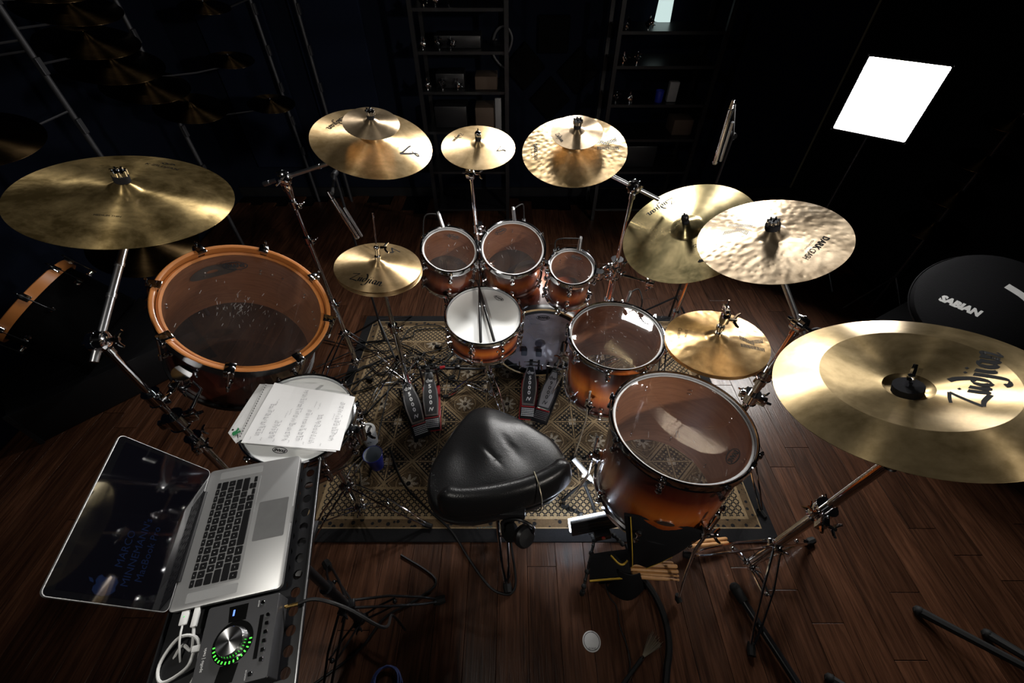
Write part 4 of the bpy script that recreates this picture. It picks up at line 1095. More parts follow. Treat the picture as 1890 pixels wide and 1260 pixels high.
# ------------------------------------------------------------------ pedals
DOTS = None
def pedal(name, label, heel, toe, plate, board, border, drive='chain', letters='5000', lettermat=None, lift=0.075, cat='pedal'):
    heel = V(heel); toe = V(toe); yv = (toe - heel); yv.z = 0; Ln = yv.length; yv.normalize(); xv = V((yv.y, -yv.x, 0))
    M = frm((heel.x, heel.y, ZR), xv, yv, (0, 0, 1))
    t = thing(name, label, cat, M, 'foot pedals')
    MB().prism([(-0.048, 0.0), (0.048, 0.0), (0.052, Ln * 0.9), (-0.052, Ln * 0.9)], 0.0, 0.006).build('base_plate', plate, t)
    hp = 0.085
    mb = MB().box((0, hp / 2, 0.016), (0.084, hp, 0.020), bev=0.004); mb.build('heel_plate', BLACKM, t)
    dt = MB()
    for r_ in range(5):
        for c_ in range(11): dt.box((-0.033 + c_ * 0.0066, 0.012 + r_ * 0.012, 0.0266), (0.0042, 0.0055, 0.0012))
    dt.build('grip_dots', WHITEINK if letters == '5000' else STEEL, t)
    MB().box((0, hp - 0.010, 0.0268), (0.080, 0.008, 0.0014)).build('stripe', REDM, t)
    # contoured footboard, hinged at the heel and rising to the toe
    Bl = Ln - hp; ang = math.atan2(lift, Bl); FM = Matrix.Translation((0, hp, 0.028)) @ Matrix.Rotation(ang, 4, 'X')
    prof = [(0.0, 0.036), (0.12, 0.039), (0.35, 0.044), (0.55, 0.042), (0.75, 0.033), (0.9, 0.025), (1.0, 0.020)]
    def outl(sh): return [(w_ - sh, max(sh, min(v * Bl, Bl - sh))) for v, w_ in prof] + [(-(w_ - sh), max(sh, min(v * Bl, Bl - sh))) for v, w_ in reversed(prof)]
    fb = MB().prism(outl(0), 0, 0.008).build('footboard', border, t, M=FM)
    MB().prism(outl(0.0075), 0.008, 0.0092).build('inlay', board, fb)
    lm = lettermat or WHITEINK
    vs, fs = [], []
    def put(tx, size, cy, rot=0):
        f = rot2(font2d(tx, size, bold=0.0008), rot, 0, cy); bq = len(vs)
        vs.extend(f[0]); fs.extend([tuple(bq + i for i in q) for q in f[1]])
    put('dw', 0.034, Bl * 0.80)
    for k, ch in enumerate(letters): put(ch, 0.034, Bl * (0.66 - 0.125 * k))
    put('/V', 0.030, Bl * 0.13)
    decal('lettering', (vs, fs), lambda x, y: 0.0096, fb, lm)
    MB().tube((-0.034, hp - 0.002, 0.026), (0.034, hp - 0.002, 0.026), 0.006, 0.006, 10).build('hinge', CHROME, t)
    for sx in (-1, 1):
        ph = 0.165 if drive == 'chain' else 0.05
        MB().box((sx * 0.046, Ln * 0.95, ph / 2 + 0.003), (0.012, 0.020, ph), bev=0.003).build('post', BLACKM, t)
    if drive == 'chain':
        mb = MB().tube((-0.052, Ln * 0.93, 0.150), (0.052, Ln * 0.93, 0.150), 0.007, 0.007, 10); mb.build('drive_shaft', CHROME, t)
        ch = MB()
        for k in range(9): ch.box((0, Ln * 0.965, 0.085 + k * 0.0085), (0.014 if k % 2 else 0.010, 0.008, 0.0075), bev=0.0015)
        ch.build('chain', STEEL, t)
        MB().lathe([(0.008, -0.010), (0.024, -0.010), (0.024, 0.010), (0.008, 0.010)], 18, closed=True, M=Matrix.Translation((0, Ln * 0.945, 0.150)) @ Matrix.Rotation(PI / 2, 4, 'Y')).build('sprocket', BLACKM, t)
    return t, M, Ln
DKB = plain('footboard_black', (0.020, 0.020, 0.022), 0.45)
SLB = plain('footboard_silver', (0.42, 0.42, 0.45), 0.4, 0.8)
pedal('hi_hat_pedal', 'leftmost pedal, black footboard with silver rim leaning left under the hi-hat', (-0.490, 1.265, 0), (-0.628, 1.590, 0), BLACKM, DKB, STEEL, drive='link')
tp, Mtp, Ltp = pedal('bass_pedal', 'second pedal from the left, black footboard on a red base plate', (-0.440, 1.305, 0), (-0.497, 1.655, 0), REDM, DKB, STEEL)
mb = MB(); mb.tube((0, Ltp * 0.945, 0.150), (-0.01, Ltp * 0.93, 0.235), 0.004, 0.004, 8); mb.build('beater_post', CHROME, tp)
mb = MB().tube(Mtp @ V((0.055, Ltp * 0.93, 0.15)), (-0.20, 1.66, 0.13), 0.008, 0.008, 10); mb.tube((-0.20, 1.66, 0.13), (0.03, 1.69, 0.14), 0.006, 0.006, 10)
for s in (0.25, 0.75): mb.box((0, 0, 0), (0.03, 0.026, 0.026), bev=0.005, M=Matrix.Translation((Mtp @ V((0.055, Ltp * 0.93, 0.15))).lerp(V((0.03, 1.69, 0.14)), s)))
mb.build('link_shaft', BLACKM, tp, world=True)
mb = MB().tube(Mtp @ V((0.07, Ltp * 0.93, 0.15)), Mtp @ V((0.10, Ltp * 0.935, 0.15)), 0.010, 0.010, 10); mb.build('red_collar', REDM, tp, world=True)
bp, Mbp, Lbp = pedal('bass_pedal', 'double bass pedal clamped to the bass drum, black footboard on a red plate', (0.085, 1.380, 0), (0.117, 1.715, 0), REDM, DKB, STEEL)
for sx in (-0.035, 0.035):
    mb = MB().path([(sx, Lbp * 0.93, 0.150), (sx, Lbp * 0.93 + 0.01, 0.19), (sx * 1.2, Lbp * 0.93 - 0.03, 0.25)], 0.004, 8)
    bt = mb.build('beater', CHROME, bp)
    MB().box((0, 0, 0), (0.034, 0.030, 0.042), bev=0.006, M=Matrix.Translation((sx * 1.2, Lbp * 0.93 - 0.03, 0.262))).build('beater_head', plain('beater_felt', (0.05, 0.055, 0.075), 0.7), bt)
mb = MB(); wing(mb, (0.06, Lbp * 0.93, 0.12), (1, -0.5, 0), 1.2); wing(mb, (-0.06, Lbp * 0.93, 0.12), (-1, -0.5, 0), 1.2); mb.tube((-0.07, Lbp * 0.93, 0.12), (0.07, Lbp * 0.93, 0.12), 0.006, 0.006, 8); mb.tube((-0.07, Lbp * 0.93, 0.02), (-0.07, Lbp * 0.9, 0.16), 0.004, 0.004, 8); mb.build('hoop_clamp', CHROME, bp)
MB().tube((-0.075, Lbp * 0.93, 0.165), (-0.10, Lbp * 0.93, 0.165), 0.009, 0.009, 10).build('red_collar', REDM, bp)
xp, Mxp, Lxp = pedal('remote_hat_pedal', 'rightmost pedal, silver footboard with a dark outline beside the floor tom', (0.150, 1.360, 0), (0.262, 1.665, 0), BLACKM, SLB, DKB, letters='9000', lettermat=DKB)
mb = MB().path([Mxp @ V((0.0, Lxp * 0.95, 0.14)), Mxp @ V((0.02, Lxp * 0.98, 0.24)), Mxp @ V((0.03, Lxp * 0.99, 0.30))], [0.012, 0.013, 0.015], 10); mb.build('cable_mount', CHROME, xp, world=True)
mb = MB().tube(Mxp @ V((0.03, Lxp * 0.99, 0.29)), Mxp @ V((0.035, Lxp * 1.0, 0.345)), 0.018, 0.018, 12); mb.path([Mxp @ V((0.035, Lxp * 1.0, 0.34)), Mxp @ V((0.05, Lxp * 0.99, 0.42)), V((0.345, 1.615, 0.47)), V((0.395, 1.625, 0.36)), V((0.41, 1.63, 0.20))], 0.0045, 8); mb.build('cable_end', RUBBER, xp, world=True)

# ------------------------------------------------------------------ throne
TH = V((-0.055, 0.815, 0))
t = thing('drum_throne', 'black leather saddle drum seat with a low curved backrest in the middle', 'stool', loc=TH)
# saddle outline, polar about the centre (degrees from +x, radius)
outl = [(-0.131 + 0.0, 1.105), (-0.05, 1.085), (0.03, 1.045), (0.11, 0.985), (0.175, 0.930), (0.215, 0.850), (0.205, 0.775), (0.165, 0.715), (0.08, 0.672), (-0.04, 0.638), (-0.15, 0.615), (-0.245, 0.625), (-0.300, 0.672), (-0.322, 0.745), (-0.318, 0.820), (-0.285, 0.900), (-0.250, 0.975), (-0.205, 1.055), (-0.175, 1.092)]
n_ = len(outl)
def sm(k, f):
    p0, p1, p2, p3 = [V((*outl[(k + q) % n_], 0)) for q in (-1, 0, 1, 2)]
    return 0.5 * ((2 * p1) + (p2 - p0) * f + (2 * p0 - 5 * p1 + 4 * p2 - p3) * f * f + (3 * p1 - p0 - 3 * p2 + p3) * f ** 3)
edge = [sm(k, f / 4) for k in range(n_) for f in range(4)]
cen = V((-0.06, 0.83, 0)); ZS = 0.505
def seatz(p, s):
    x, y = p.x - cen.x, p.y - cen.y
    z = 0.030 * (1 - s ** 3)
    # two thigh hollows and a centre ridge running to the horn
    z -= 0.018 * math.exp(-(((x - 0.11) / 0.07) ** 2 + ((y - 0.03) / 0.11) ** 2)) + 0.016 * math.exp(-(((x + 0.12) / 0.07) ** 2 + ((y - 0.02) / 0.11) ** 2))
    z += 0.012 * math.exp(-((x + 0.03) / 0.05) ** 2) * max(0, y * 3)
    # creases
    z -= 0.006 * math.exp(-(((x - 0.055) * 0.8 + (y - 0.06) * 0.6) / 0.010) ** 2) * math.exp(-((x - 0.06) / 0.05) ** 2 - ((y - 0.06) / 0.06) ** 2)
    z -= 0.005 * math.exp(-(((x + 0.02) * 0.75 + (y - 0.02) * 0.66) / 0.009) ** 2) * math.exp(-((x + 0.02) / 0.05) ** 2 - ((y - 0.02) / 0.05) ** 2)
    z -= 0.010 * max(0, (p.y - 1.0) / 0.1)
    return z
rings = []
for s in [0.001] + [0.06 * k for k in range(1, 16)] + [0.94]:
    rings.append([V((*(cen.lerp(e, s)).xy, ZS + seatz(cen.lerp(e, s), s) + 0.02)) for e in edge])
for s, dz in ((0.975, 0.010), (0.995, -0.008), (1.0, -0.030), (0.99, -0.062), (0.955, -0.085), (0.90, -0.092), (0.3, -0.092)):
    rings.append([V((*(cen.lerp(e, s)).xy, ZS + 0.008 + dz + (seatz(cen.lerp(e, 1), 1) if dz > -0.02 else 0))) for e in edge])
MB().loft(rings).build('saddle_seat', LEATHER, t, world=True, smooth=70)
# welt seam round the side
MB().path([V((*(cen.lerp(e, 1.004)).xy, ZS - 0.022)) for e in edge], 0.0028, 6, loop=True).build('piping', LEATHER, t, world=True)
# backrest pad
bpth = [V((-0.262, 0.690, 0)), V((-0.20, 0.668, 0)), V((-0.11, 0.672, 0)), V((-0.01, 0.690, 0)), V((0.09, 0.722, 0)), V((0.165, 0.765, 0)), V((0.205, 0.815, 0))]
pp = []
for k in range(len(bpth) - 1):
    p0, p1, p2, p3 = bpth[max(k - 1, 0)], bpth[k], bpth[k + 1], bpth[min(k + 2, len(bpth) - 1)]
    for f in range(5):
        u = f / 5; pp.append(0.5 * ((2 * p1) + (p2 - p0) * u + (2 * p0 - 5 * p1 + 4 * p2 - p3) * u * u + (3 * p1 - p0 - 3 * p2 + p3) * u ** 3))
pp.append(bpth[-1]); L = len(pp); rings = []
for k, p in enumerate(pp):
    dv = (pp[min(k + 1, L - 1)] - pp[max(k - 1, 0)]).normalized(); nv = V((dv.y, -dv.x, 0))
    e = min(k, L - 1 - k) / 4.0; e = min(1, math.sin(min(1, e + 0.08) * PI / 2))
    hh = 0.050 * e + 0.006; ww = 0.026 * e + 0.004
    ctr = p + nv * 0.012 + V((0, 0, ZS + 0.052))
    ring_ = []
    for q in range(16):
        a = 2 * PI * q / 16; cx = math.copysign(abs(math.cos(a)) ** 0.6, math.cos(a)); cz = math.copysign(abs(math.sin(a)) ** 0.6, math.sin(a))
        ring_.append(ctr + nv * (cx * ww) + V((0, 0, cz * hh)) + nv * (-0.014 * (cz * hh / 0.05)))
    rings.append(ring_)
MB().loft(rings).build('backrest', LEATHER, t, world=True, smooth=60)
scr = MB()
for k in (5, 9, 13, 17, 21, 25):
    p = pp[k]; dv = (pp[k + 1] - pp[k - 1]).normalized(); nv = V((dv.y, -dv.x, 0))
    scr.ball(p + nv * 0.040 + V((0, 0, ZS + 0.045)), 0.0040, 8, 5)
scr.build('backrest_screw', STEEL, t, world=True)
MB().box((-0.03, 0.655, ZS - 0.02), (0.16, 0.05, 0.05), bev=0.01).build('backrest_bracket', BLACKM, t, world=True)
lb = font2d('STAGE', 0.020)
decal('maker_mark', lb, lambda x, y: 0, t, plain('cyan_print', (0.02, 0.16, 0.24), 0.5)).matrix_local = frm(V((-0.10, 0.606, ZS - 0.045)) - TH, (1, 0.08, 0), (0, 0.0, 1), (0.08, -1, 0))
tubeparts(t, [('base_tube', TH + UPV * 0.05, TH + UPV * 0.30, 0.019), ('seat_post', TH + UPV * 0.28, TH + UPV * (ZS - 0.075), 0.014)])
tripod(t, TH + UPV * ZR, ((173, 0.285), (53, 0.28), (293, 0.28)), top=0.33, low=0.12, zf=0.002, br=0.007, foot=0.019)

# ------------------------------------------------------------------ sticks, sheets on the drums
def stick(name, label, p0, p1, mat, r=0.0072, group=None, tipmat=None):
    p0 = V(p0); p1 = V(p1); L = (p1 - p0).length; d = (p1 - p0).normalized()
    o = MB(); M = frm(p0, d.orthogonal().normalized(), d.cross(d.orthogonal().normalized()), d)
    o.lathe([(0.0, 0.0), (r * 0.75, 0.001), (r, 0.006), (r, L * 0.72), (r * 0.8, L * 0.84), (r * 0.42, L * 0.955), (r * 0.40, L * 0.965), (r * 0.66, L * 0.978), (r * 0.60, L * 0.992), (0.0, L)], 12)
    b_ = o.build(name, mat, M=M)
    tag(b_, label, 'drumstick', group); return b_
s1 = stick('drumstick', 'black drumstick on the snare lying nearly upright, left of the pair', MS @ V((-0.028, -0.186, 0.026)), MS @ V((-0.006, 0.222, 0.026)), BLKSTICK, group='black sticks on the snare')
s2 = stick('drumstick', 'black drumstick on the snare slanting to the right, right of the pair', MS @ V((0.034, -0.184, 0.026)), MS @ V((-0.018, 0.220, 0.030)), BLKSTICK, group='black sticks on the snare')
for s_ in (s1, s2): MB().tube((0, 0, 0.215), (0, 0, 0.222), 0.0074, 0.0074, 12).build('band', STEEL, s_)
def sheet(name, label, quad, z, mat, curl=0.0, thick=0.0006):
    """paper laid on the snare; corners in drum coordinates, in order"""
    N = 8; vs = []; 
    a, b_, c_, d_ = [V((*q, 0)) for q in quad]
    for i in range(N + 1):
        for k in range(N + 1):
            u, v = i / N, k / N
            p = a.lerp(b_, u).lerp(d_.lerp(c_, u), v)
            over = max(0, p.length - 0.19)
            zz = z + curl * ((u - 0.5) ** 2 * 0.6 + max(0, v - 0.7) ** 2 * 2) + 0.002 * math.sin(u * 7 + v * 3) * (curl > 0) - over * 0.05
            vs.append((p.x, p.y, zz))
    fs = [(i * (N + 1) + k, (i + 1) * (N + 1) + k, (i + 1) * (N + 1) + k + 1, i * (N + 1) + k + 1) for i in range(N) for k in range(N)]
    n2 = len(vs); vs2 = vs + [(x, y, q - thick) for x, y, q in vs]
    fs2 = fs + [tuple(n2 + i for i in reversed(f)) for f in fs]
    mb = MB().add(vs2, fs2)
    o = mb.build(name, mat, M=MSS.copy(), smooth=0)
    return tag(o, label, 'paper', 'sheets of music on the second snare'), (a, b_, c_, d_), vs, N
def loc2(px, py): return px - SS_C.x, py - SS_C.y
Q = lambda *p: [((x - SS_C.x), (y - SS_C.y)) for x, y in p]
zt = 0.0165
s0, *_ = sheet('music_sheet', 'lowest sheet of the pile, a green mark at its corner sticking out left', Q((-0.945, 0.782), (-0.905, 0.742), (-0.70, 0.99), (-0.915, 0.985)), zt, PAPER2, 0.004)
sheet('music_sheet', 'spiral-edged sheet between the top page and the marked one', Q((-0.905, 0.755), (-0.60, 0.735), (-0.590, 0.945), (-0.895, 0.985)), zt + 0.0016, PAPER2, 0.004)
sp = MB()
for k in range(22):
    u = k / 21; x = -0.905 + 0.010 * u - SS_C.x + 0.006; y = 0.765 + 0.21 * u - SS_C.y
    sp.box((x, y, zt + 0.0062), (0.0022, 0.0040, 0.0010))
sp.build('spiral_holes', INK, bpy.data.objects['music_sheet.001'])
sheet('music_sheet', 'page under the top page, a corner poking out at lower right', Q((-0.885, 0.742), (-0.585, 0.712), (-0.580, 0.925), (-0.86, 0.985)), zt + 0.0034, PAPER, 0.004)
top, cn, tv, NN = sheet('music_sheet', 'top page of handwritten notation on the snare at left', Q((-0.888, 0.742), (-0.573, 0.716), (-0.567, 0.932), (-0.862, 0.988)), zt + 0.0054, PAPER, 0.004)
# handwriting: rows of note heads, stems and beams, running up the page in six columns
hv, hf = [], []
def stroke(x0, y0, x1, y1, w_=0.0007):
    d = V((x1 - x0, y1 - y0)); n2 = V((-d.y, d.x)); n2 = n2.normalized() * w_ * 0.5 if d.length else V((w_, 0))
    i = len(hv); hv.extend([(x0 + n2.x, y0 + n2.y), (x0 - n2.x, y0 - n2.y), (x1 - n2.x, y1 - n2.y), (x1 + n2.x, y1 + n2.y)]); hf.append((i, i + 1, i + 2, i + 3))
rr = random.Random(5)
for ci, (u0, v0, v1) in enumerate(((0.10, 0.12, 0.62), (0.235, 0.10, 0.40), (0.39, 0.08, 0.97), (0.52, 0.10, 0.62), (0.66, 0.08, 0.55), (0.86, 0.15, 0.80))):
    v = v0
    while v < v1:
        for k in range(rr.choice((2, 3, 4))):
            u = u0 + rr.uniform(-0.012, 0.012)
            stroke(u, v, u + 0.035, v + 0.004, 0.0035)
            if rr.random() < 0.5: stroke(u + 0.035, v, u + 0.040, v + 0.012, 0.006)
            v += 0.016
        if rr.random() < 0.7: stroke(u0, v - 0.045, u0, v - 0.012, 0.004)
        if rr.random() < 0.4: stroke(u0 + 0.055, v - 0.03, u0 + 0.058, v + 0.005, 0.004)
        v += 0.012
for u0 in (0.06, 0.17, 0.30, 0.45, 0.60, 0.78):
    for k in range(6): stroke(u0 + rr.uniform(0, 0.012), 0.05 + 0.008 * k, u0 + rr.uniform(0.004, 0.016), 0.055 + 0.008 * k, 0.003)
for u0, v0 in ((0.14, 0.62), (0.30, 0.45), (0.33, 0.50), (0.57, 0.68), (0.62, 0.66), (0.82, 0.5)):
    for k in range(12): stroke(u0 + rr.uniform(0, 0.014), v0 + 0.010 * k, u0 + rr.uniform(0.004, 0.018), v0 + 0.010 * k + 0.005, 0.003)
a_, b2, c2, d2 = cn
def page(u, v): return a_.lerp(b2, u).lerp(d2.lerp(c2, u), v)
pts = [page(u, v) for u, v in hv]
def zpage(u, v): return zt + 0.0054 + 0.004 * ((u - 0.5) ** 2 * 0.6 + max(0, v - 0.7) ** 2 * 2) + 0.002 * math.sin(u * 7 + v * 3) + 0.0011
me = bpy.data.meshes.new('notation'); me.from_pydata([(p.x, p.y, zpage(u, v) - max(0, p.length - 0.19) * 0.05) for p, (u, v) in zip(pts, hv)], [], hf); me.materials.append(GREYINK)
link('notation', me, top)
gm = font2d('R', 0.030, bold=0.002)
decal('green_mark', rot2(gm, 2.3, -0.925 - SS_C.x + 0.008, 0.778 - SS_C.y + 0.004), lambda x, y: zt + 0.006, s0, plain('green_print', (0.01, 0.16, 0.05), 0.6))

# ------------------------------------------------------------------ laptop table at left, laptop, interface
LX = V((-0.215, 0.977, 0)).normalized(); LY = V((-0.977, -0.215, 0)).normalized()
LC = V((-0.708, 0.443, 0.905))
LM = frm(LC, LX, LY, (0, 0, 1))
# perforated tray
TM = frm((LC.x, LC.y, 0.868), LX, LY, (0, 0, 1))
t = thing('laptop_table', 'black perforated metal tray on a tripod under the laptop', 'table', TM)
pl = MB(); x0, x1 = -0.405, 0.175
pl.box(((x0 + x1) / 2, 0.0075, 0), (x1 - x0, 0.255, 0.004))
cell = 0.040; nc = int((x1 - x0) / cell)
for k in range(nc):
    cx = x0 + cell * (k + 0.5); cy = -0.144; hw = cell / 2; hh = 0.024; N = 16
    inn = [(cx + 0.0115 * math.cos(2 * PI * q / N), cy + 0.0115 * math.sin(2 * PI * q / N)) for q in range(N)]
    out = []
    for q in range(N):
        c_, s_ = math.cos(2 * PI * q / N), math.sin(2 * PI * q / N); m = max(abs(c_) / hw, abs(s_) / hh)
        out.append((cx + c_ / m, cy + s_ / m))
    # corners
    vs = [(x, y, 0.002) for x, y in inn] + [(x, y, 0.002) for x, y in out] + [(x, y, -0.002) for x, y in inn] + [(x, y, -0.002) for x, y in out]
    fs = []
    for q in range(N):
        q2 = (q + 1) % N
        fs += [(q, N + q, N + q2, q2), (2 * N + q2, 3 * N + q2, 3 * N + q, 2 * N + q), (q2, 2 * N + q2, 2 * N + q, q)]
    for (sx, sy) in ((1, 1), (-1, 1), (-1, -1), (1, -1)):
        qa = {(1, 1): (2, 1), (-1, 1): (6, 7), (-1, -1): (10, 9), (1, -1): (14, 15)}[(sx, sy)]
    pl.add(vs, fs)
pl.box(((x0 + x1) / 2, -0.169, 0.004), (x1 - x0, 0.004, 0.016))
pl.box(((x0 + x1) / 2, 0.136, 0.004), (x1 - x0, 0.004, 0.016))
pl.build('tray', BLACKM, t, smooth=0)
MB().tube((x0, -0.1715, 0.012), (x1, -0.1715, 0.012), 0.0022, 0.0022, 6).build('edge_bead', STEEL, t)
tb = V((-0.60, 0.40, 0))
tubeparts(t, [('base_tube', tb + UPV * 0.06, tb + UPV * 0.5, 0.017), ('upper_tube', tb + UPV * 0.48, tb + UPV * 0.862, 0.013)], BLACKM)
MB().box((0, 0, 0), (0.14, 0.14, 0.012), bev=0.003, M=Matrix.Translation(tb + UPV * 0.857)).build('mounting_plate', BLACKM, t, world=True)
tripod(t, tb, ((75, 0.305), (195, 0.30), (315, 0.30)), top=0.28, low=0.08, mat=BLACKM, br=0.005, foot=0.018)
# laptop
t = thing('laptop', 'open silver laptop with black keys and a dark glossy screen', 'laptop', LM)
W_, D_ = 0.359, 0.247
def rrect(w_, h_, r_, seg=6, cx=0, cy=0):
    p = []
    for (sx, sy, a0) in ((1, 1, 0), (-1, 1, PI / 2), (-1, -1, PI), (1, -1, 1.5 * PI)):
        for k in range(seg + 1):
            a = a0 + PI / 2 * k / seg
            p.append((cx + sx * (w_ / 2 - r_) + r_ * math.cos(a), cy + sy * (h_ / 2 - r_) + r_ * math.sin(a)))
    return p
body = MB().loft([[(x, y, z) for x, y in rrect(W_ - 2 * e, D_ - 2 * e, 0.012)] for z, e in ((-0.0165, 0.008), (-0.013, 0.001), (-0.002, 0.0), (-0.0004, 0.0003), (0, 0.0012))])
body.build('base', SILVER, t)
for sx, sy in ((-1, -1), (-1, 1), (1, -1), (1, 1)): MB().tube((sx * 0.15, sy * 0.09, -0.0165), (sx * 0.15, sy * 0.09, -0.0355), 0.012, 0.012, 12).build('riser_foot', RUBBER, t)
MB().prism(rrect(0.278, 0.112, 0.004, cy=0.034), 0.0001, 0.0004).build('key_bed', plain('key_bed_grey', (0.30, 0.30, 0.30), 0.5, 0.8), t)
MB().prism(rrect(0.105, 0.076, 0.003, cy=-0.071), 0.0001, 0.0005).build('trackpad', plain('trackpad_grey', (0.34, 0.34, 0.34), 0.35, 0.8), t)
MB().prism(rrect(0.045, 0.004, 0.002, cy=-0.1225), -0.004, 0.0004).build('thumb_scoop', SILVER, t)
for sx in (-1, 1):
    g_ = MB(); g_.prism(rrect(0.022, 0.112, 0.003, cx=sx * 0.157, cy=0.034), 0.0001, 0.0003); g_.build('speaker_grille', plain('grille_grey', (0.36, 0.36, 0.36), 0.55, 0.8, var=0.3, ns=2500), t)
_km = {}
def key(w_, h_):
    k = (round(w_, 4), round(h_, 4))
    if k not in _km:
        _km[k] = MB().loft([[(x, y, z) for x, y in rrect(w_ - e, h_ - e, 0.0018, 2)] for z, e in ((0.0003, 0), (0.0016, 0.0002), (0.0020, 0.0012))], cap0=False).mesh('key', KEYBL, 30)
    return _km[k]
P_ = 0.0190
rows = [(0.0865 - 0.0005, 0.0095, [1] * 14, ['esc', 'F1', 'F2', 'F3', 'F4', 'F5', 'F6', 'F7', 'F8', 'F9', 'F10', 'F11', 'F12', '']),
        (0.0705, 0.0162, [1] * 13 + [1.5], list('`1234567890-=') + ['']), (0.0515, 0.0162, [1.5] + [1] * 13, [''] + list('QWERTYUIOP[]\\')),
        (0.0325, 0.0162, [1.75] + [1] * 11 + [1.75], [''] + list("ASDFGHJKL;'") + ['']), (0.0135, 0.0162, [2.3] + [1] * 10 + [2.2], [''] + list('ZXCVBNM,./') + [''])]
lv, lf = [], []
def legend(tx, x, y, s=0.0048):
    if not tx: return
    f = font2d(tx, s); bq = len(lv); lv.extend([(p + x, q + y) for p, q in f[0]]); lf.extend([tuple(bq + i for i in q) for q in f[1]])
for (y, h_, ws, names) in rows:
    tot = sum(ws); sc_ = 0.272 / tot; x = -0.136
    for w_, nm in zip(ws, names):
        kw = w_ * sc_; link('key', key(kw - 0.0026, h_), t, M=Matrix.Translation((x + kw / 2, y, 0)))
        legend(nm, x + kw / 2, y, 0.0048 if len(nm) < 2 else 0.0028); x += kw
y = -0.0058; x = -0.136
for w_, nm in ((1, 'fn'), (1, 'ctrl'), (1, 'alt'), (1.25, 'cmd'), (5.1, ''), (1.25, 'cmd'), (1, 'alt')):
    kw = w_ * P_ * 0.985; link('key', key(kw - 0.0026, 0.0175), t, M=Matrix.Translation((x + kw / 2, y, 0))); legend(nm, x + kw / 2, y, 0.0032); x += kw
for k, (dx, dy, hh) in enumerate(((0.0, -0.0045, 0.0082), (0.0187, -0.0045, 0.0082), (0.0187, 0.0045, 0.0082), (0.0374, -0.0045, 0.0082))):
    link('key', key(0.0160, hh), t, M=Matrix.Translation((0.0895 + dx, y + dy, 0)))
decal('key_legends', (lv, lf), lambda a, b_: 0.0022, t, plain('legend_grey', (0.45, 0.45, 0.45), 0.6))
MB().tube((-0.115, D_ / 2 - 0.004, -0.001), (0.115, D_ / 2 - 0.004, -0.001), 0.0065, 0.0065, 12).build('hinge', PLASTIC, t)
phi = math.radians(66)
HM = Matrix.Translation((0, D_ / 2 - 0.003, 0.003)) @ Matrix.Rotation(phi, 4, 'X')
lid = MB().prism(rrect(W_, D_, 0.012, cy=D_ / 2), -0.0052, 0.0).build('lid', SILVER, t, M=HM)
MB().prism(rrect(W_ - 0.003, D_ - 0.003, 0.011, cy=D_ / 2), 0.0, 0.0006).build('bezel', plain('screen_glass_bezel', (0.004, 0.004, 0.005), 0.04, coat=1.0), lid)
scrn, nt_, bb = newmat('dark_screen'); setp(bb, col=(0.002, 0.002, 0.003), rough=0.04, coat=1.0, emis=(0.010, 0.008, 0.02), es=0.04)
scr_o = MB().prism(rrect(0.331, 0.207, 0.001, cy=D_ / 2 + 0.002), 0.0006, 0.0009).build('screen', scrn, lid)
LOCK = glow('lock_screen_blue', (0.06, 0.13, 0.42), 0.05); setp(LOCK.node_tree.nodes['Principled BSDF'], col=(0.002, 0.002, 0.003), rough=0.04, coat=1.0)
def scr_text(tx, s, x, y): return rot2(font2d(tx, s), 0, x, y)
vv, ff = [], []
for tx, x, y in (('MARCO', -0.068, 0.136), ("MINNEMANN's", -0.068, 0.111), ('MacBook Pro', -0.068, 0.086)):
    f = scr_text(tx, 0.0225, x, y); bq = len(vv); vv.extend(f[0]); ff.extend([tuple(bq + i for i in q) for q in f[1]])
decal('lock_screen_text', (vv, ff), lambda a, b_: 0.0012, scr_o, LOCK)
ap = [(0.0, 0.33), (0.14, 0.40), (0.30, 0.36), (0.40, 0.24), (0.31, 0.10), (0.33, -0.08), (0.45, -0.19), (0.35, -0.42), (0.18, -0.56), (0.0, -0.50), (-0.18, -0.56), (-0.36, -0.40), (-0.46, -0.10), (-0.42, 0.20), (-0.28, 0.38), (-0.12, 0.40)]
lfp = [(0.02, 0.44), (0.06, 0.60), (0.20, 0.70), (0.22, 0.72), (0.20, 0.56), (0.10, 0.46)]
av = [(x * 0.046 - 0.145, y * 0.046 + 0.150) for x, y in ap] + [(x * 0.046 - 0.145, y * 0.046 + 0.150) for x, y in lfp]
decal('lock_screen_emblem', (av, [tuple(range(len(ap))), tuple(range(len(ap), len(ap) + len(lfp)))]), lambda a, b_: 0.0012, scr_o, LOCK)
# audio interface
IC = V((-0.595, 0.185, 0.925)); IM = frm(IC, LX, LY, (0, 0, 1))
t = thing('audio_interface', 'dark grey desktop audio interface with a big chrome knob and green light ring', 'audio device', IM)
iw, idp, ih = 0.160, 0.152, 0.052
bx = MB().loft([[(x, y * 1.0, z) for x, y in rrect(iw - 2 * e, idp - 2 * e, 0.004)] for z, e in ((-ih, 0.002), (-ih + 0.002, 0), (-0.002, 0), (0, 0.0015))]); bx.build('case', DARKGR, t)
BLKGL = plain('black_gloss', (0.003, 0.003, 0.003), 0.15, coat=0.6)
pnl = MB(); pnl.prism([(0.040, -0.010), (0.072, -0.010), (0.072, 0.030), (0.040, 0.026)], 0.0, 0.0008); pnl.prism([(-0.072, -0.006), (-0.040, -0.012), (-0.040, 0.024), (-0.072, 0.030)], 0.0, 0.0008)
pnl.prism([(0.041 * math.cos(2 * PI * k / 40), 0.008 + 0.041 * math.sin(2 * PI * k / 40)) for k in range(40)], 0.0, 0.0008); pnl.build('display', BLKGL, t)
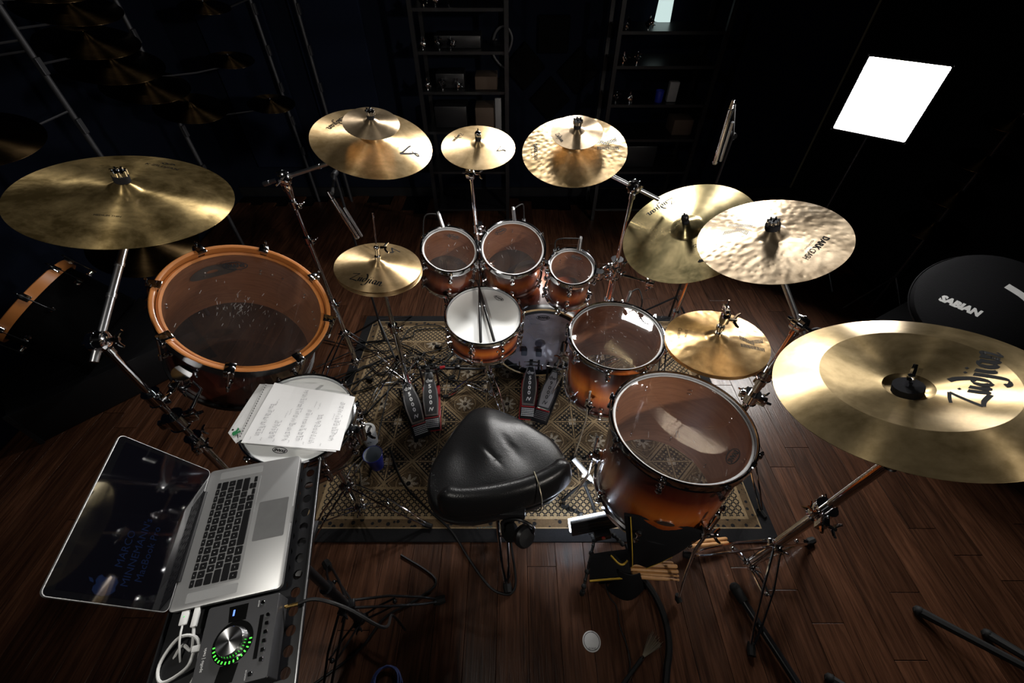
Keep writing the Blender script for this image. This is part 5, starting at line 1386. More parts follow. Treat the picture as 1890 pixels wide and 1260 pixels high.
kn = MB().lathe([(0.030, 0.0005), (0.029, 0.004), (0.0275, 0.016), (0.0262, 0.0180), (0.0, 0.0180)], 40, M=Matrix.Translation((0, 0.008, 0)))
km, knt, kbb = newmat('spun_chrome'); setp(kbb, col=(0.75, 0.75, 0.77), metal=1.0, rough=0.22, aniso=0.9, arot=0.25)
gk = G(knt); tk = gk.n('ShaderNodeTangent', direction_type='RADIAL', axis='Z'); gk.l(tk.outputs[0], kbb.inputs['Tangent'])
kn.build('volume_knob', km, t)
GREEN = glow('green_led', (0.08, 1.0, 0.06), 1.5)
for k in range(15):
    a = math.radians(95 + k * 12.5)
    MB().box((0.0365, 0, 0.0012), (0.0050, 0.0024, 0.0008), M=Matrix.Translation((0, 0.008, 0)) @ Matrix.Rotation(a, 4, 'Z')).build('level_led', GREEN, t)
MB().box((0.058, 0.018, 0.0012), (0.012, 0.0034, 0.0006)).build('blue_indicator', glow('blue_led', (0.12, 0.25, 1.0), 2.0), t)
MB().box((0.000, -0.044, 0.0003), (0.082, 0.008, 0.0008)).build('button_strip', BLKGL, t)
bts = [(0.066, -0.042)] + [(0.038 - 0.0165 * k, -0.058) for k in range(6)] + [(-0.066, -0.040)]
for (bx_, by_) in bts: MB().loft([[(x, y, z) for x, y in rrect(0.0085 - e, 0.0085 - e, 0.002, 2)] for z, e in ((0.0002, 0), (0.0032, 0.0), (0.0042, 0.0016))]).build('button', CHROME, t, M=Matrix.Translation((bx_, by_, 0)))
decal('lettering', rot2(font2d('apollo | twin', 0.0085), 0, -0.020, 0.062), lambda a, b_: 0.0004, t, WHITEINK)
decal('lettering', rot2(font2d('PREAMP', 0.0038), 0, 0.066, -0.033), lambda a, b_: 0.0004, t, WHITEINK)
decal('lettering', rot2(font2d('MONITOR', 0.0038), 0, -0.066, -0.031), lambda a, b_: 0.0004, t, WHITEINK)

# ------------------------------------------------------------------ cables
def smooth(pts, k=6):
    pts = [V(p) for p in pts]; out = []
    for i in range(len(pts) - 1):
        p0, p1, p2, p3 = pts[max(i - 1, 0)], pts[i], pts[i + 1], pts[min(i + 2, len(pts) - 1)]
        for f in range(k):
            u = f / k; out.append(0.5 * ((2 * p1) + (p2 - p0) * u + (2 * p0 - 5 * p1 + 4 * p2 - p3) * u * u + (3 * p1 - p0 - 3 * p2 + p3) * u ** 3))
    return out + [pts[-1]]
def cable(name, label, pts, r_, mat=None, group=None, cat='cable'):
    o = MB().path(smooth(pts), r_, 7).build(name, mat or CABLE); return tag(o, label, cat, group)
wp = LM @ V((-0.1795, 0.085, -0.006)); wq = LM @ V((-0.1795, 0.060, -0.006))
c1 = cable('charger_cable', 'white charger cable with a green light plugged into the laptop', [wp + LX * -0.030, wp + LX * -0.07 + UPV * -0.01, wp + V((0.02, -0.16, -0.10)), wp + V((-0.06, -0.20, -0.18)), wp + V((-0.02, -0.28, -0.30))], 0.0022, WHITEPL)
mb = MB().box((0, 0, 0), (0.030, 0.017, 0.006), bev=0.002, M=frm(wp - LX * 0.016, LX, LY, UPV)); mb.build('plug', WHITEPL, c1)
MB().ball(tuple(wp - LX * 0.014 + UPV * 0.003), 0.0014, 8, 5).build('charge_light', glow('charge_green', (0.1, 1, 0.2), 1.0), c1)
c2_ = cable('data_cable', 'white looped data cable between the laptop and the interface', [wq - LX * 0.036, wq - LX * 0.08 + UPV * -0.015, IC + LX * 0.03 + LY * 0.145 - UPV * 0.05, IC - LX * 0.03 + LY * 0.17 - UPV * 0.07, IC - LX * 0.065 + LY * 0.13 - UPV * 0.06, IC - LX * 0.03 + LY * 0.095 - UPV * 0.045, IC + LX * 0.03 + LY * 0.10 - UPV * 0.03, IC + LX * 0.045 + LY * 0.145 - UPV * 0.035, IC + LX * 0.005 + LY * 0.18 - UPV * 0.05, IC - LX * 0.03 + LY * 0.165 - UPV * 0.05, IC - LX * 0.02 + LY * 0.110 - UPV * 0.03, IC + LX * 0.01 + LY * 0.098 - UPV * 0.022], 0.0034, WHITEPL)
MB().box((0, 0, 0), (0.042, 0.013, 0.008), bev=0.002, M=frm(wq - LX * 0.019, LX, LY, UPV)).build('plug', WHITEPL, c2_)
MB().box((0, 0, 0), (0.013, 0.030, 0.009), bev=0.002, M=frm(IC + LX * 0.01 + LY * 0.086 - UPV * 0.020, LX, LY, UPV)).build('plug', WHITEPL, c2_)
pj = IC + LX * 0.055 - LY * 0.080 - UPV * 0.028
c3 = cable('headphone_cable', 'black cable with a gold jack plugged into the side of the interface', [pj - LY * 0.03, pj - LY * 0.07 + UPV * 0.004, pj + V((0.14, 0.0, -0.01)), pj + V((0.20, -0.01, -0.16)), pj + V((0.12, 0.10, -0.55)), pj + V((0.10, 0.12, -0.885))], 0.0042)
MB().tube(tuple(pj), tuple(pj - LY * 0.03), 0.0035, 0.0045, 8).build('jack_plug', plain('gold_plate', (0.7, 0.45, 0.15), 0.25, 1.0), c3)
cable('floor_cable', 'black cable looping from under the seat out to the rubber foot of its leg', [(-0.66, 1.20, 0.016), (-0.55, 1.0, 0.016), (-0.40, 0.86, 0.016), (-0.28, 0.76, 0.018), (-0.19, 0.64, 0.008), (-0.10, 0.535, 0.008), (-0.04, 0.505, 0.008), (0.0, 0.51, 0.008), (0.016, 0.56, 0.02), (-0.005, 0.70, 0.10), (0.02, 0.72, 0.33), (0.05, 0.70, 0.42)], 0.0052)
cable('floor_cable', 'thick black hose-like cable curving down past the bundle of drumsticks', [(0.52, 0.70, 0.03), (0.545, 0.60, 0.014), (0.60, 0.50, 0.014), (0.622, 0.41, 0.014), (0.615, 0.32, 0.014), (0.585, 0.24, 0.014), (0.56, 0.15, 0.014), (0.56, 0.0, 0.014)], 0.0135)
cable('floor_cable', 'thin black wire snaking from the stick bag past the white disc', [(0.385, 0.60, 0.03), (0.41, 0.50, 0.004), (0.435, 0.46, 0.004), (0.437, 0.39, 0.004), (0.452, 0.33, 0.004), (0.455, 0.27, 0.004), (0.43, 0.2, 0.004), (0.42, 0.1, 0.004)], 0.0026)
cable('floor_cable', 'black cable crossing the floor under the laptop table to its tripod foot', [(-0.75, 0.20, 0.006), (-0.60, 0.31, 0.006), (-0.52, 0.42, 0.006), (-0.40, 0.485, 0.006), (-0.33, 0.56, 0.006), (-0.5, 0.66, 0.006)], 0.005)
rc = random.Random(3)
for k in range(12):
    x0_ = rc.uniform(-0.95, -0.55); y0_ = rc.uniform(1.75, 2.15)
    pts = [(x0_ - 0.5 * rc.random(), y0_ - rc.uniform(0.0, 0.9), 0.016)]
    for q in range(4): pts.append((x0_ + 0.16 * q + rc.uniform(-0.08, 0.08), y0_ + rc.uniform(-0.16, 0.10), 0.016 + 0.008 * rc.random()))
    pts.append((-0.34 + rc.uniform(-0.03, 0.03), 1.93 + rc.uniform(-0.05, 0.05), 0.03))
    cable('cable', 'black cable in the tangle on the rug between the hi-hat and the main snare', pts, 0.0042, group='tangled cables behind the hi-hat')
for k in range(4):
    cable('cable', 'black cable hanging in the vertical bundle below the left rack tom', [(-0.39 + 0.012 * k, 1.90, 0.74), (-0.385 + 0.010 * k, 1.86 + 0.01 * k, 0.55), (-0.36 + 0.012 * k, 1.84, 0.3), (-0.34 + 0.01 * k, 1.82 + 0.012 * k, 0.03)], 0.0046, group='hanging cables by the left rack tom')

# ------------------------------------------------------------------ small things on the rug and floor
def cup(name, label, c, r0, r1, h_, mat, inner, extra=None):
    c = V(c); t_ = thing(name, label, 'cup', loc=c)
    MB().lathe([(0.0, 0.002), (r0, 0.0), (r0 + 0.002, 0.004), (r1, h_), (r1 + 0.0022, h_ + 0.001), (r1 + 0.0005, h_ + 0.0025), (r1 - 0.0015, h_)], 32).build('wall', mat, t_)
    MB().lathe([(r1 - 0.0012, h_), (r0 - 0.001, 0.006), (0.0, 0.006)], 32).build('inside', inner, t_)
    return t_
cup('plastic_cup', 'empty blue plastic cup with a grey inside on the rug', (-0.700, 1.095, ZR), 0.030, 0.047, 0.118, BLUEPL, plain('cup_grey', (0.42, 0.46, 0.50), 0.4))
t = cup('paper_cup', 'white lidded paper cup behind the blue one beside the second snare', (-0.765, 1.235, ZR), 0.034, 0.044, 0.115, WHITEPL, WHITEPL)
MB().lathe([(0.0, 0.118), (0.030, 0.118), (0.034, 0.124), (0.043, 0.124), (0.0465, 0.119), (0.0465, 0.112)], 32).build('lid', WHITEPL, t)
decal('print', place2d(strokes2d([[(-0.3, 0), (0, 0.3), (0.3, 0), (0, -0.3), (-0.3, 0)]], 0.12), 0.03, 0, 0), lambda a, b_: 0, t, INK).matrix_local = frm((0.012, -0.0405, 0.06), (1, 0.3, 0), (0, -0.08, 1), (0.3, -1, 0))
t = thing('damper_disc', 'round white damper disc lying on the floorboards at the bottom', 'disc', loc=(0.316, 0.340, 0))
MB().lathe([(0.0, 0.0030), (0.033, 0.0030), (0.036, 0.0012), (0.036, 0.0)], 40).build('gel_disc', plain('disc_grey', (0.40, 0.40, 0.40), 0.5), t)
MB().lathe([(0.0295, 0.0032), (0.0315, 0.0032)], 40).build('rim_line', INK, t)
decal('print', rot2(font2d('EVANS', 0.010), 0, 0, -0.024), lambda a, b_: 0.0034, t, INK)
# wire brush
p0 = V((0.395, 0.190, 0.012)); p1 = V((0.500, 0.283, 0.014)); d = (p1 - p0).normalized(); sd = V((-d.y, d.x, 0))
t = thing('wire_brush', 'wire drum brush with fanned bristles on the floor at the bottom edge', 'brush', loc=p0)
MB().tube(p0 - d * 0.06, p1, 0.0065, 0.0075, 12).build('handle', RUBBER, t, world=True)
MB().tube(p1, p1 + d * 0.010, 0.0072, 0.0060, 12).build('ferrule', CHROME, t, world=True)
fan = MB(); rq = random.Random(9)
for k in range(44):
    a = -0.30 + 0.60 * k / 43 + rq.uniform(-0.02, 0.02); dv = d * math.cos(a) + sd * math.sin(a)
    fan.tube(p1 + d * 0.009 + sd * (a * 0.012), p1 + dv * (0.100 + rq.uniform(-0.01, 0.012)) + UPV * rq.uniform(-0.008, 0.004), 0.00055, 0.00055, 4)
bo = fan.build('bristles', plain('bristle_wire', (0.62, 0.58, 0.48), 0.35, 1.0), t, world=True); bo['kind'] = 'stuff'
t = MB().path([(0.37, 0.15, 0.012), (0.42, 0.20, 0.014), (0.452, 0.232, 0.0145)], [0.004, 0.004, 0.003], 6).build('brush_pull_rod', CHROME)
tag(t, 'thin metal pull rod beside the handle of the wire brush', 'rod')
# black rod with foam end on the floor
t = thing('boom_rod', 'long black rod with a rounded foam end lying on the floor at bottom right', 'rod', loc=(0.95, 0.50, 0))
q0, q1 = V((0.945, 0.522, 0.025)), V((1.03, 0.05, 0.025)); q1 = V((1.075, 0.16, 0.025))
MB().path([q0, q0.lerp(q1, 0.14)], [0.022, 0.020], 12).ball(tuple(q0), 0.0225, 12, 8).build('foam_end', RUBBER, t, world=True)
MB().tube(q0.lerp(q1, 0.12), q1 + (q1 - q0) * 0.3, 0.0145, 0.0145, 12).build('shaft', BLACKM, t, world=True)
# blue cable ties bottom left
t = MB().path(smooth([(-0.47 + 0.06 * math.cos(k * 1.1) * (1 - k * 0.02), 0.21 + 0.05 * math.sin(k * 1.1), 0.010 + 0.001 * k) for k in range(16)], 4), 0.0035, 6).build('rope_coil', plain('blue_rope', (0.015, 0.03, 0.12), 0.7))
tag(t, 'small coil of dark blue cord on the floor at the bottom left', 'cord')

# LED panel on a flexible tripod, back toward the camera
LP = V((0.352, 0.722, 0.225)); ln = V((-0.10, 0.86, -0.22)).normalized(); lx = V((0.93, 0.20, 0.10)); lx = (lx - ln * lx.dot(ln)).normalized(); ly = ln.cross(lx)
PM = frm(LP, lx, ly, ln)
t = thing('led_panel', 'small lit LED panel on a bendy black tripod, its back to the camera', 'lamp', PM)
MB().box((0, 0, -0.010), (0.215, 0.085, 0.020), bev=0.003).build('case', PLASTIC, t)
MB().prism(rrect(0.218, 0.088, 0.004, cx=-0.0035, cy=-0.0035), 0.0, 0.0040).build('diffuser', glow('led_white', (0.80, 0.88, 1.0), LED_PANEL), t)
for k in range(3): MB().box((0, -0.024 + 0.024 * k, -0.0215), (0.16, 0.005, 0.003), bev=0.001).build('cooling_rib', BLACKM, t)
MB().box((0.02, 0.055, -0.030), (0.07, 0.032, 0.034), bev=0.005).build('battery_box', PLASTIC, t)
MB().tube((0.020, 0.050, -0.047), (0.020, 0.050, -0.052), 0.008, 0.008, 10).build('red_button', REDM, t)
for k, fx in enumerate((V((0.295, 0.505, 0.014)), V((0.27, 0.86, 0.026)), V((0.50, 0.70, 0.026)))):
    mb = MB(); a0_ = LP + V((0.0, -0.05, -0.075))
    bow = V((-0.03, -0.08, 0.02)) if k == 0 else V((0, 0.03, 0.03))
    pts = smooth([a0_, a0_.lerp(fx, 0.5) + bow, fx], 6)
    for i, p in enumerate(pts): mb.ball(tuple(p), 0.0115 if i % 2 == 0 else 0.008, 8, 6)
    mb.path(pts, 0.006, 6); mb.build('ball_leg', RUBBER, t, world=True)
# white pencil microphone with its stand near the big floor tom
t = thing('instrument_mic', 'small white pencil microphone on a short stand left of the big floor tom', 'microphone', loc=(0.345, 0.945, ZR))
m0, m1 = V((0.290, 1.010, 0.235)), V((0.358, 0.935, 0.200))
MB().tube(m0, m1, 0.0125, 0.0125, 14).tube(m1, m1 + (m1 - m0) * 0.18, 0.0125, 0.008, 12).build('mic_body', WHITEPL, t, world=True)
MB().tube(m1 + (m1 - m0) * 0.18, m1 + (m1 - m0) * 0.9 + V((0, 0, -0.03)), 0.006, 0.004, 8).build('xlr_plug', STEEL, t, world=True)
mb = MB().box((0, 0, 0), (0.034, 0.026, 0.03), bev=0.006, M=Matrix.Translation(m0.lerp(m1, 0.75) - V((0, 0, 0.014))))
mb.build('mic_clip', plain('clip_beige', (0.4, 0.33, 0.25), 0.5), t, world=True)
hub_ = V((0.345, 0.945, 0.12)); mb = MB().tube(m0.lerp(m1, 0.75) - V((0, 0, 0.02)), hub_, 0.006, 0.006, 8).ball(tuple(hub_), 0.017, 10, 6)
for fx in ((0.245, 0.905, 0.02), (0.40, 0.835, 0.02), (0.42, 1.0, 0.02)): mb.path([hub_, hub_.lerp(V(fx), 0.6) + V((0, 0, 0.01)), fx], [0.009, 0.009, 0.007], 8)
mb.build('short_stand', RUBBER, t, world=True)

# stick bag with sticks, leaning on the big floor tom
def patch(name, P, N, thick, mat, parent, label=None):
    """curved slab: P(u,v) -> point, thickness along the surface normal"""
    g_ = [[P(i / N, k / N) for k in range(N + 1)] for i in range(N + 1)]
    def nrm(i, k):
        a = g_[min(i + 1, N)][k] - g_[max(i - 1, 0)][k]; b_ = g_[i][min(k + 1, N)] - g_[i][max(k - 1, 0)]
        return a.cross(b_).normalized()
    vs = [g_[i][k] + nrm(i, k) * thick * 0.5 * (0.25 if i in (0, N) or k in (0, N) else 1) for i in range(N + 1) for k in range(N + 1)]
    n2 = len(vs); vs += [g_[i][k] - nrm(i, k) * thick * 0.5 * (0.25 if i in (0, N) or k in (0, N) else 1) for i in range(N + 1) for k in range(N + 1)]
    fs = []; S = N + 1
    for i in range(N):
        for k in range(N):
            fs.append((i * S + k, (i + 1) * S + k, (i + 1) * S + k + 1, i * S + k + 1)); fs.append((n2 + i * S + k, n2 + i * S + k + 1, n2 + (i + 1) * S + k + 1, n2 + (i + 1) * S + k))
    for i in range(N):
        fs += [(i * S, n2 + i * S, n2 + (i + 1) * S, (i + 1) * S), (i * S + N, (i + 1) * S + N, n2 + (i + 1) * S + N, n2 + i * S + N), (i, i + 1, n2 + i + 1, n2 + i), (N * S + i, n2 + N * S + i, n2 + N * S + i + 1, N * S + i + 1)]
    return MB().add(vs, fs).build(name, mat, parent, world=True, smooth=60)
SB = V((0.55, 0.60, 0))
t = thing('stick_bag', 'open black stick bag with yellow piping hanging against the big floor tom', 'bag', loc=SB)
tl, tr_, bl, br2 = V((0.395, 0.622, 0.545)), V((0.672, 0.556, 0.54)), V((0.470, 0.552, 0.20)), V((0.604, 0.566, 0.20))
def bagP(u, v):
    p = tl.lerp(tr_, u).lerp(bl.lerp(br2, u), v)
    return p + V((0, -0.022 * math.sin(PI * u) * math.sin(PI * min(1, v * 1.1)) - 0.008 * math.sin(9 * u + 3 * v) * v, 0.010 * math.sin(PI * u) * (1 - v)))
patch('body', bagP, 14, 0.016, NAVYCL, t)
MB().path([bagP(0.07, k / 12) + V((0, -0.009, 0.004)) for k in range(13)], 0.0019, 6).build('piping', YELLOW, t, world=True)
MB().path([bagP(k / 10, 0) + V((0, -0.004, 0.004)) for k in range(11)], 0.0060, 6).build('hem', NAVYCL, t, world=True)
fl0, fl1, fl2, fl3 = V((0.326, 0.615, 0.17)), V((0.480, 0.625, 0.20)), V((0.485, 0.529, 0.135)), V((0.315, 0.523, 0.115))
def flapP(u, v):
    p = fl0.lerp(fl1, u).lerp(fl3.lerp(fl2, u), v); return p + V((0, -0.004, 0.022 * math.sin(PI * u) * math.sin(PI * v)))
patch('flap', flapP, 10, 0.012, NAVYCL, t)
MB().path([flapP(k / 10, 0.93) + V((0, -0.004, 0.008)) for k in range(11)], 0.0038, 6, flat=1.6).build('flap_piping', YELLOW, t, world=True)
MB().path([flapP(0.50 + 0.42 * k / 12, 0.10 + 0.42 * math.sin(PI * (0.05 + 0.72 * k / 12))) + V((0, -0.004, 0.009)) for k in range(13)], 0.0040, 6, flat=1.6).build('flap_trim', YELLOW, t, world=True)
def pkP(u, v):
    a, b_, c_, d_ = V((0.430, 0.545, 0.180)), V((0.520, 0.545, 0.150)), V((0.560, 0.520, 0.02)), V((0.400, 0.520, 0.02))
    p = a.lerp(b_, u).lerp(d_.lerp(c_, u), v); return p + V((0, -0.03 * math.sin(PI * u) * (0.4 + v), 0))
patch('pocket', pkP, 8, 0.014, NAVYCL, t)
MB().path([bagP(0.95 - 0.5 * k / 8, 0.72 + 0.27 * k / 8) + V((0, -0.010, 0.004)) for k in range(9)], 0.0014, 6).build('seam', YELLOW, t, world=True)
MB().box((0, 0, 0), (0.20, 0.05, 0.10), bev=0.02, M=Matrix.Translation((0.44, 0.60, 0.052))).build('base_gusset', NAVYCL, t, world=True)
# the sticks: thick butt ends of three, bead tips of two
for lab, p_, dy, butt in (('wooden drumstick in the bag, top of the right-hand bundle', (0.682, 0.572, 0.140), 0.008, 1), ('wooden drumstick in the bag, second of the bundle from the top', (0.684, 0.555, 0.132), 0.012, 1), ('wooden drumstick in the bag with a bead tip, third of the bundle', (0.686, 0.541, 0.122), 0.018, 0), ('wooden drumstick in the bag with a bead tip, lowest of the bundle', (0.692, 0.533, 0.098), 0.020, 0), ('wooden drumstick in the bag at the back of the bundle, its end in shadow', (0.676, 0.590, 0.118), 0.004, 1)):
    a_, b_ = V(p_), V((p_[0] - 0.33, p_[1] + dy, p_[2] + 0.012))
    stick('drumstick', lab, *((a_, b_) if butt else (b_, a_)), HICKORY, 0.0080, 'wooden sticks in the bag')
pa, pb = V((0.978, 0.708, 0.035)), V((0.640, 0.668, 0.075))
stick('drumstick', 'wooden drumstick on the floor, upper of the pair taped together by the chrome stand', pa + V((0, 0.012, 0)), pb + V((0, 0.006, 0.002)), HICKORY, 0.0085, 'taped pair of sticks')
stick('drumstick', 'wooden drumstick on the floor, lower of the pair taped together by the chrome stand', pa + V((0, -0.006, 0)), pb + V((0, -0.006, 0)), HICKORY, 0.0085, 'taped pair of sticks')
d = (pb - pa).normalized()
o = MB().path([pa + d * 0.25 + V((0, 0.003, 0)), pa + d * 0.257 + V((0, 0.003, 0))], [0.0145, 0.0145], 12).build('tape_band', RUBBER); tag(o, 'black tape band round the pair of sticks on the floor', 'tape')
# headphones hanging behind the seat
t = thing('headphones', 'black headphones hanging on a wire hook behind the drum seat', 'headphones', loc=(0.03, 0.60, 0.40))
hp0 = V((0.045, 0.588, 0.425))
MB().lathe([(0.0, -0.020), (0.034, -0.020), (0.041, -0.010), (0.042, 0.008), (0.034, 0.018), (0.0, 0.020)], 24, M=frame(hp0, (0.5, -0.5, 0.55))).build('ear_cup', PLASTIC, t, world=True)
MB().lathe([(0.0, -0.018), (0.032, -0.018), (0.040, -0.008), (0.040, 0.008), (0.0, 0.014)], 24, M=frame(hp0 + V((-0.055, 0.03, -0.03)), (-0.6, -0.4, 0.4))).build('ear_cup', RUBBER, t, world=True)
MB().path(smooth([hp0 + V((0.03, 0.01, 0.0)), hp0 + V((0.03, 0.01, 0.06)), hp0 + V((-0.02, 0.03, 0.075)), hp0 + V((-0.08, 0.04, 0.03)), hp0 + V((-0.075, 0.03, -0.03))]), 0.006, 8).build('headband', PLASTIC, t, world=True)
hook = [V((0.080, 0.745, ZS + 0.109)), V((0.096, 0.690, ZS + 0.106)), V((0.105, 0.655, ZS + 0.07)), V((0.098, 0.640, ZS + 0.02)), V((0.050, 0.646, ZS + 0.0)), V((0.030, 0.632, ZS - 0.03)), V((0.0, 0.628, ZS - 0.03)), V((-0.02, 0.640, ZS + 0.0)), V((-0.035, 0.645, ZS + 0.02))]
t = MB().path(smooth(hook, 6), 0.0026, 6).build('wire_hook', plain('bare_wire', (0.32, 0.28, 0.20), 0.4, 1.0)); tag(t, 'bent wire hook over the backrest of the drum seat', 'hook')

# ------------------------------------------------------------------ microphones
def clipmic(label, rim, body0, body1, arch):
    t_ = thing('clip_mic', label, 'microphone', loc=rim, group='clip-on drum microphones')
    MB().path(smooth([rim, V(rim) + V((0, 0.01, 0.05)), arch, body0], 6), 0.0032, 6).build('gooseneck', RUBBER, t_, world=True)
    MB().tube(body0, body1, 0.0095, 0.0095, 12).tube(body0, V(body0) + (V(body0) - V(body1)) * 0.2, 0.0095, 0.006, 10).build('capsule', STEEL, t_, world=True)
    MB().box((0, 0, 0), (0.020, 0.030, 0.036), bev=0.004, M=Matrix.Translation(V(rim) + V((0, 0, -0.01)))).build('rim_clip', PLASTIC, t_, world=True)
clipmic('tiny microphone arched over the rear rim of the left rack tom', V((-0.425, 1.795, 0.925)), V((-0.350, 1.850, 1.03)), V((-0.333, 1.825, 0.975)), V((-0.41, 1.84, 1.03)))
clipmic('tiny microphone over the rear rim of the middle rack tom', V((0.06, 1.965, 0.93)), V((0.005, 1.870, 1.045)), V((0.012, 1.862, 0.99)), V((0.05, 1.93, 1.04)))
clipmic('tiny microphone arched over the smallest rack tom at right', V((0.205, 1.722, 0.905)), V((0.312, 1.690, 0.995)), V((0.308, 1.672, 0.945)), V((0.235, 1.70, 0.99)))
clipmic('tiny microphone behind the floor tom that mirrors the softbox', V((0.615, 1.535, 0.70)), V((0.560, 1.575, 0.775)), V((0.548, 1.555, 0.735)), V((0.605, 1.60, 0.775)))
def pencil(label, p0, p1, stand, armpt):
    t_ = thing('overhead_mic', label, 'microphone', loc=p1, group='overhead pencil microphones')
    p0 = V(p0); p1 = V(p1); d = (p1 - p0).normalized()
    MB().tube(p0, p1, 0.0085, 0.0085, 12).tube(p0, p0 - d * 0.03, 0.006, 0.004, 10).build('mic_body', CHROME, t_, world=True)
    MB().tube(p1, p1 + d * 0.006, 0.0090, 0.0085, 12).build('grille', STEEL, t_, world=True)
    sd = d.cross(V((0, 1, 0))).normalized()
    MB().tube(p0 + d * 0.05 + sd * 0.019, p1 + sd * 0.019, 0.005, 0.005, 8).build('clip_bar', STEEL, t_, world=True)
    s_ = thing('mic_stand', 'thin black boom stand holding the ' + ('left' if p0.x < 0 else 'right') + ' overhead microphone', 'stand', loc=(stand[0], stand[1], 0))
    ms = V(stand)
    MB().tube((ms.x, ms.y, 0.02), ms, 0.0075, 0.0065, 8).build('upright', BLACKM, s_, world=True)
    q = V(armpt); MB().tube(ms + (ms - q) * 0.25, q, 0.0055, 0.0055, 8).build('boom', BLACKM, s_, world=True)
    MB().tube(ms - V((0, 0.02, 0)), ms + V((0, 0.02, 0)), 0.014, 0.014, 10).build('swivel', PLASTIC, s_, world=True)
    for az in (30, 150, 270):
        a = math.radians(az); dv = V((math.sin(a), math.cos(a), 0)); f = V((ms.x, ms.y, 0.012)) + dv * 0.28
        MB().tube(V((ms.x, ms.y, 0.20)), f, 0.0065, 0.0065, 8).build('leg', BLACKM, s_, world=True)
pencil('chrome pencil microphone hanging over the left hi-hat', (-0.585, 1.300, 1.385), (-0.568, 1.362, 1.205), (-0.86, 2.02, 1.15), (-0.58, 1.30, 1.40))
pencil('chrome pencil microphone standing upright in the dark at right', (0.685, 1.450, 1.605), (0.722, 1.512, 1.415), (1.12, 2.25, 1.25), (0.69, 1.45, 1.62))

# ------------------------------------------------------------------ softboxes: the lit lamps of the room
def softbox(name, label, c, face, w_, h_, strength, pole=True):
    n2 = (V(face) - V(c)).normalized(); x = UPV.cross(n2).normalized(); y = n2.cross(x)
    M = frm(c, x, y, n2); t_ = thing(name, label, 'lamp', M)
    MB().prism(rrect(w_, h_, 0.006, 3), -0.004, 0.0).build('diffuser', glow('softbox_diffuser', (1.0, 0.975, 0.94), strength), t_) if strength else None
    ro = rrect(w_ + 0.024, h_ + 0.024, 0.010, 3); ri = rrect(w_ + 0.001, h_ + 0.001, 0.006, 3)
    back = rrect(0.12, 0.12, 0.02, 3)
    MB().loft([[(p[0], p[1], 0.002) for p in ri], [(p[0], p[1], 0.010) for p in ri], [(p[0], p[1], 0.010) for p in ro], [(p[0], p[1], -0.01) for p in ro], [(p[0], p[1], -0.24) for p in back], [(p[0], p[1], -0.32) for p in back]], cap0=False).build('housing', NAVYCL, t_)
    for sx in (-1, 1):
        for sy in (-1, 1): MB().ball((sx * (w_ / 2 + 0.008), sy * (h_ / 2 + 0.008), 0.004), 0.009, 8, 5).build('corner_tab', NAVYCL, t_)
    if not pole:
        hb_ = V(c) - n2 * 0.27
        MB().tube(hb_, V((hb_.x, hb_.y, ZC)), 0.012, 0.012, 10).build('ceiling_rod', BLACKM, t_, world=True)
        return
    top_ = V(c) - n2 * 0.27 - V((0, 0, 0.05)); ft = V((top_.x, top_.y, 0))
    MB().tube(ft + UPV * 0.05, top_, 0.012, 0.010, 10).build('pole', BLACKM, t_, world=True)
    MB().box((0, 0, 0), (0.04, 0.05, 0.08), bev=0.006, M=Matrix.Translation(top_)).build('bracket', PLASTIC, t_, world=True)
    for az in (30, 150, 270):
        a = math.radians(az); dv = V((math.sin(a), math.cos(a), 0)); f = ft + dv * 0.34 + UPV * 0.012
        MB().tube(ft + UPV * 0.45, f, 0.008, 0.008, 8).tube(ft + UPV * 0.10, (ft + UPV * 0.45).lerp(f, 0.5), 0.006, 0.006, 8).build('leg', BLACKM, t_, world=True)
softbox('softbox_lamp', 'square glowing white softbox lamp in the dark at upper right', (2.105, 2.63, 1.305), (0.0, 0.05, 1.45), 0.365, 0.365, SOFTBOX_KEY)
softbox('softbox_lamp', 'softbox lamp high behind the kit, mirrored in the floor tom head', SB2_C, SB2_T, 0.45, 0.39, 0, pole=False)
softbox('softbox_lamp', 'ceiling softbox by the back wall, out of the picture above the lone splash', SB3_C, SB3_T, 0.51, 0.41, 0, pole=False)

# ------------------------------------------------------------------ dim background
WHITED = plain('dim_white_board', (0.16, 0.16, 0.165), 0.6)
B_DIM = bronze('bronze_dim', (0.16, 0.10, 0.045), (0.07, 0.045, 0.02), 0.32, 0.94, 0.0, lathe=0.03, metal=1.0)  # darker bronze copy, the background's dim light put into its colour
def rack(label, x, y, h_, pegs=()):
    t_ = thing('rack_post', label, 'post', loc=(x, y, 0), group='display rack posts')
    MB().tube((x, y, 0.0), (x, y, h_), 0.014, 0.014, 10).build('upright', STEELD, t_, world=True)
    cl = MB().box((0, 0, 0), (0.012, 0.03, 0.07), bev=0.003).mesh('slot_clip', STEELD, 0)
    for k in range(9): link('slot_clip', cl, t_, M=Matrix.Translation((0.02, -0.01, 0.5 + 0.26 * k)))
    for p in pegs:
        p = V(p); MB().path([(x, y, p.z - 0.02), ((x + p.x) / 2, (y + p.y) / 2, p.z - 0.035), (p.x, p.y, p.z - 0.03), (p.x, p.y, p.z + 0.035)], 0.005, 6).build('peg', STEELD, t_, world=True)
    return t_
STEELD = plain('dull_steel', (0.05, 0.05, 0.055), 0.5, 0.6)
WC = [(-2.30, 2.62, 1.945, 0.24, 'top'), (-2.28, 2.64, 1.80, 0.235, 'second'), (-2.26, 2.72, 1.70, 0.225, 'third'), (-2.24, 2.70, 1.565, 0.225, 'fourth'), (-2.22, 2.74, 1.45, 0.245, 'fifth'), (-2.20, 2.88, 1.31, 0.225, 'sixth'), (-2.02, 2.92, 1.18, 0.20, 'seventh')]
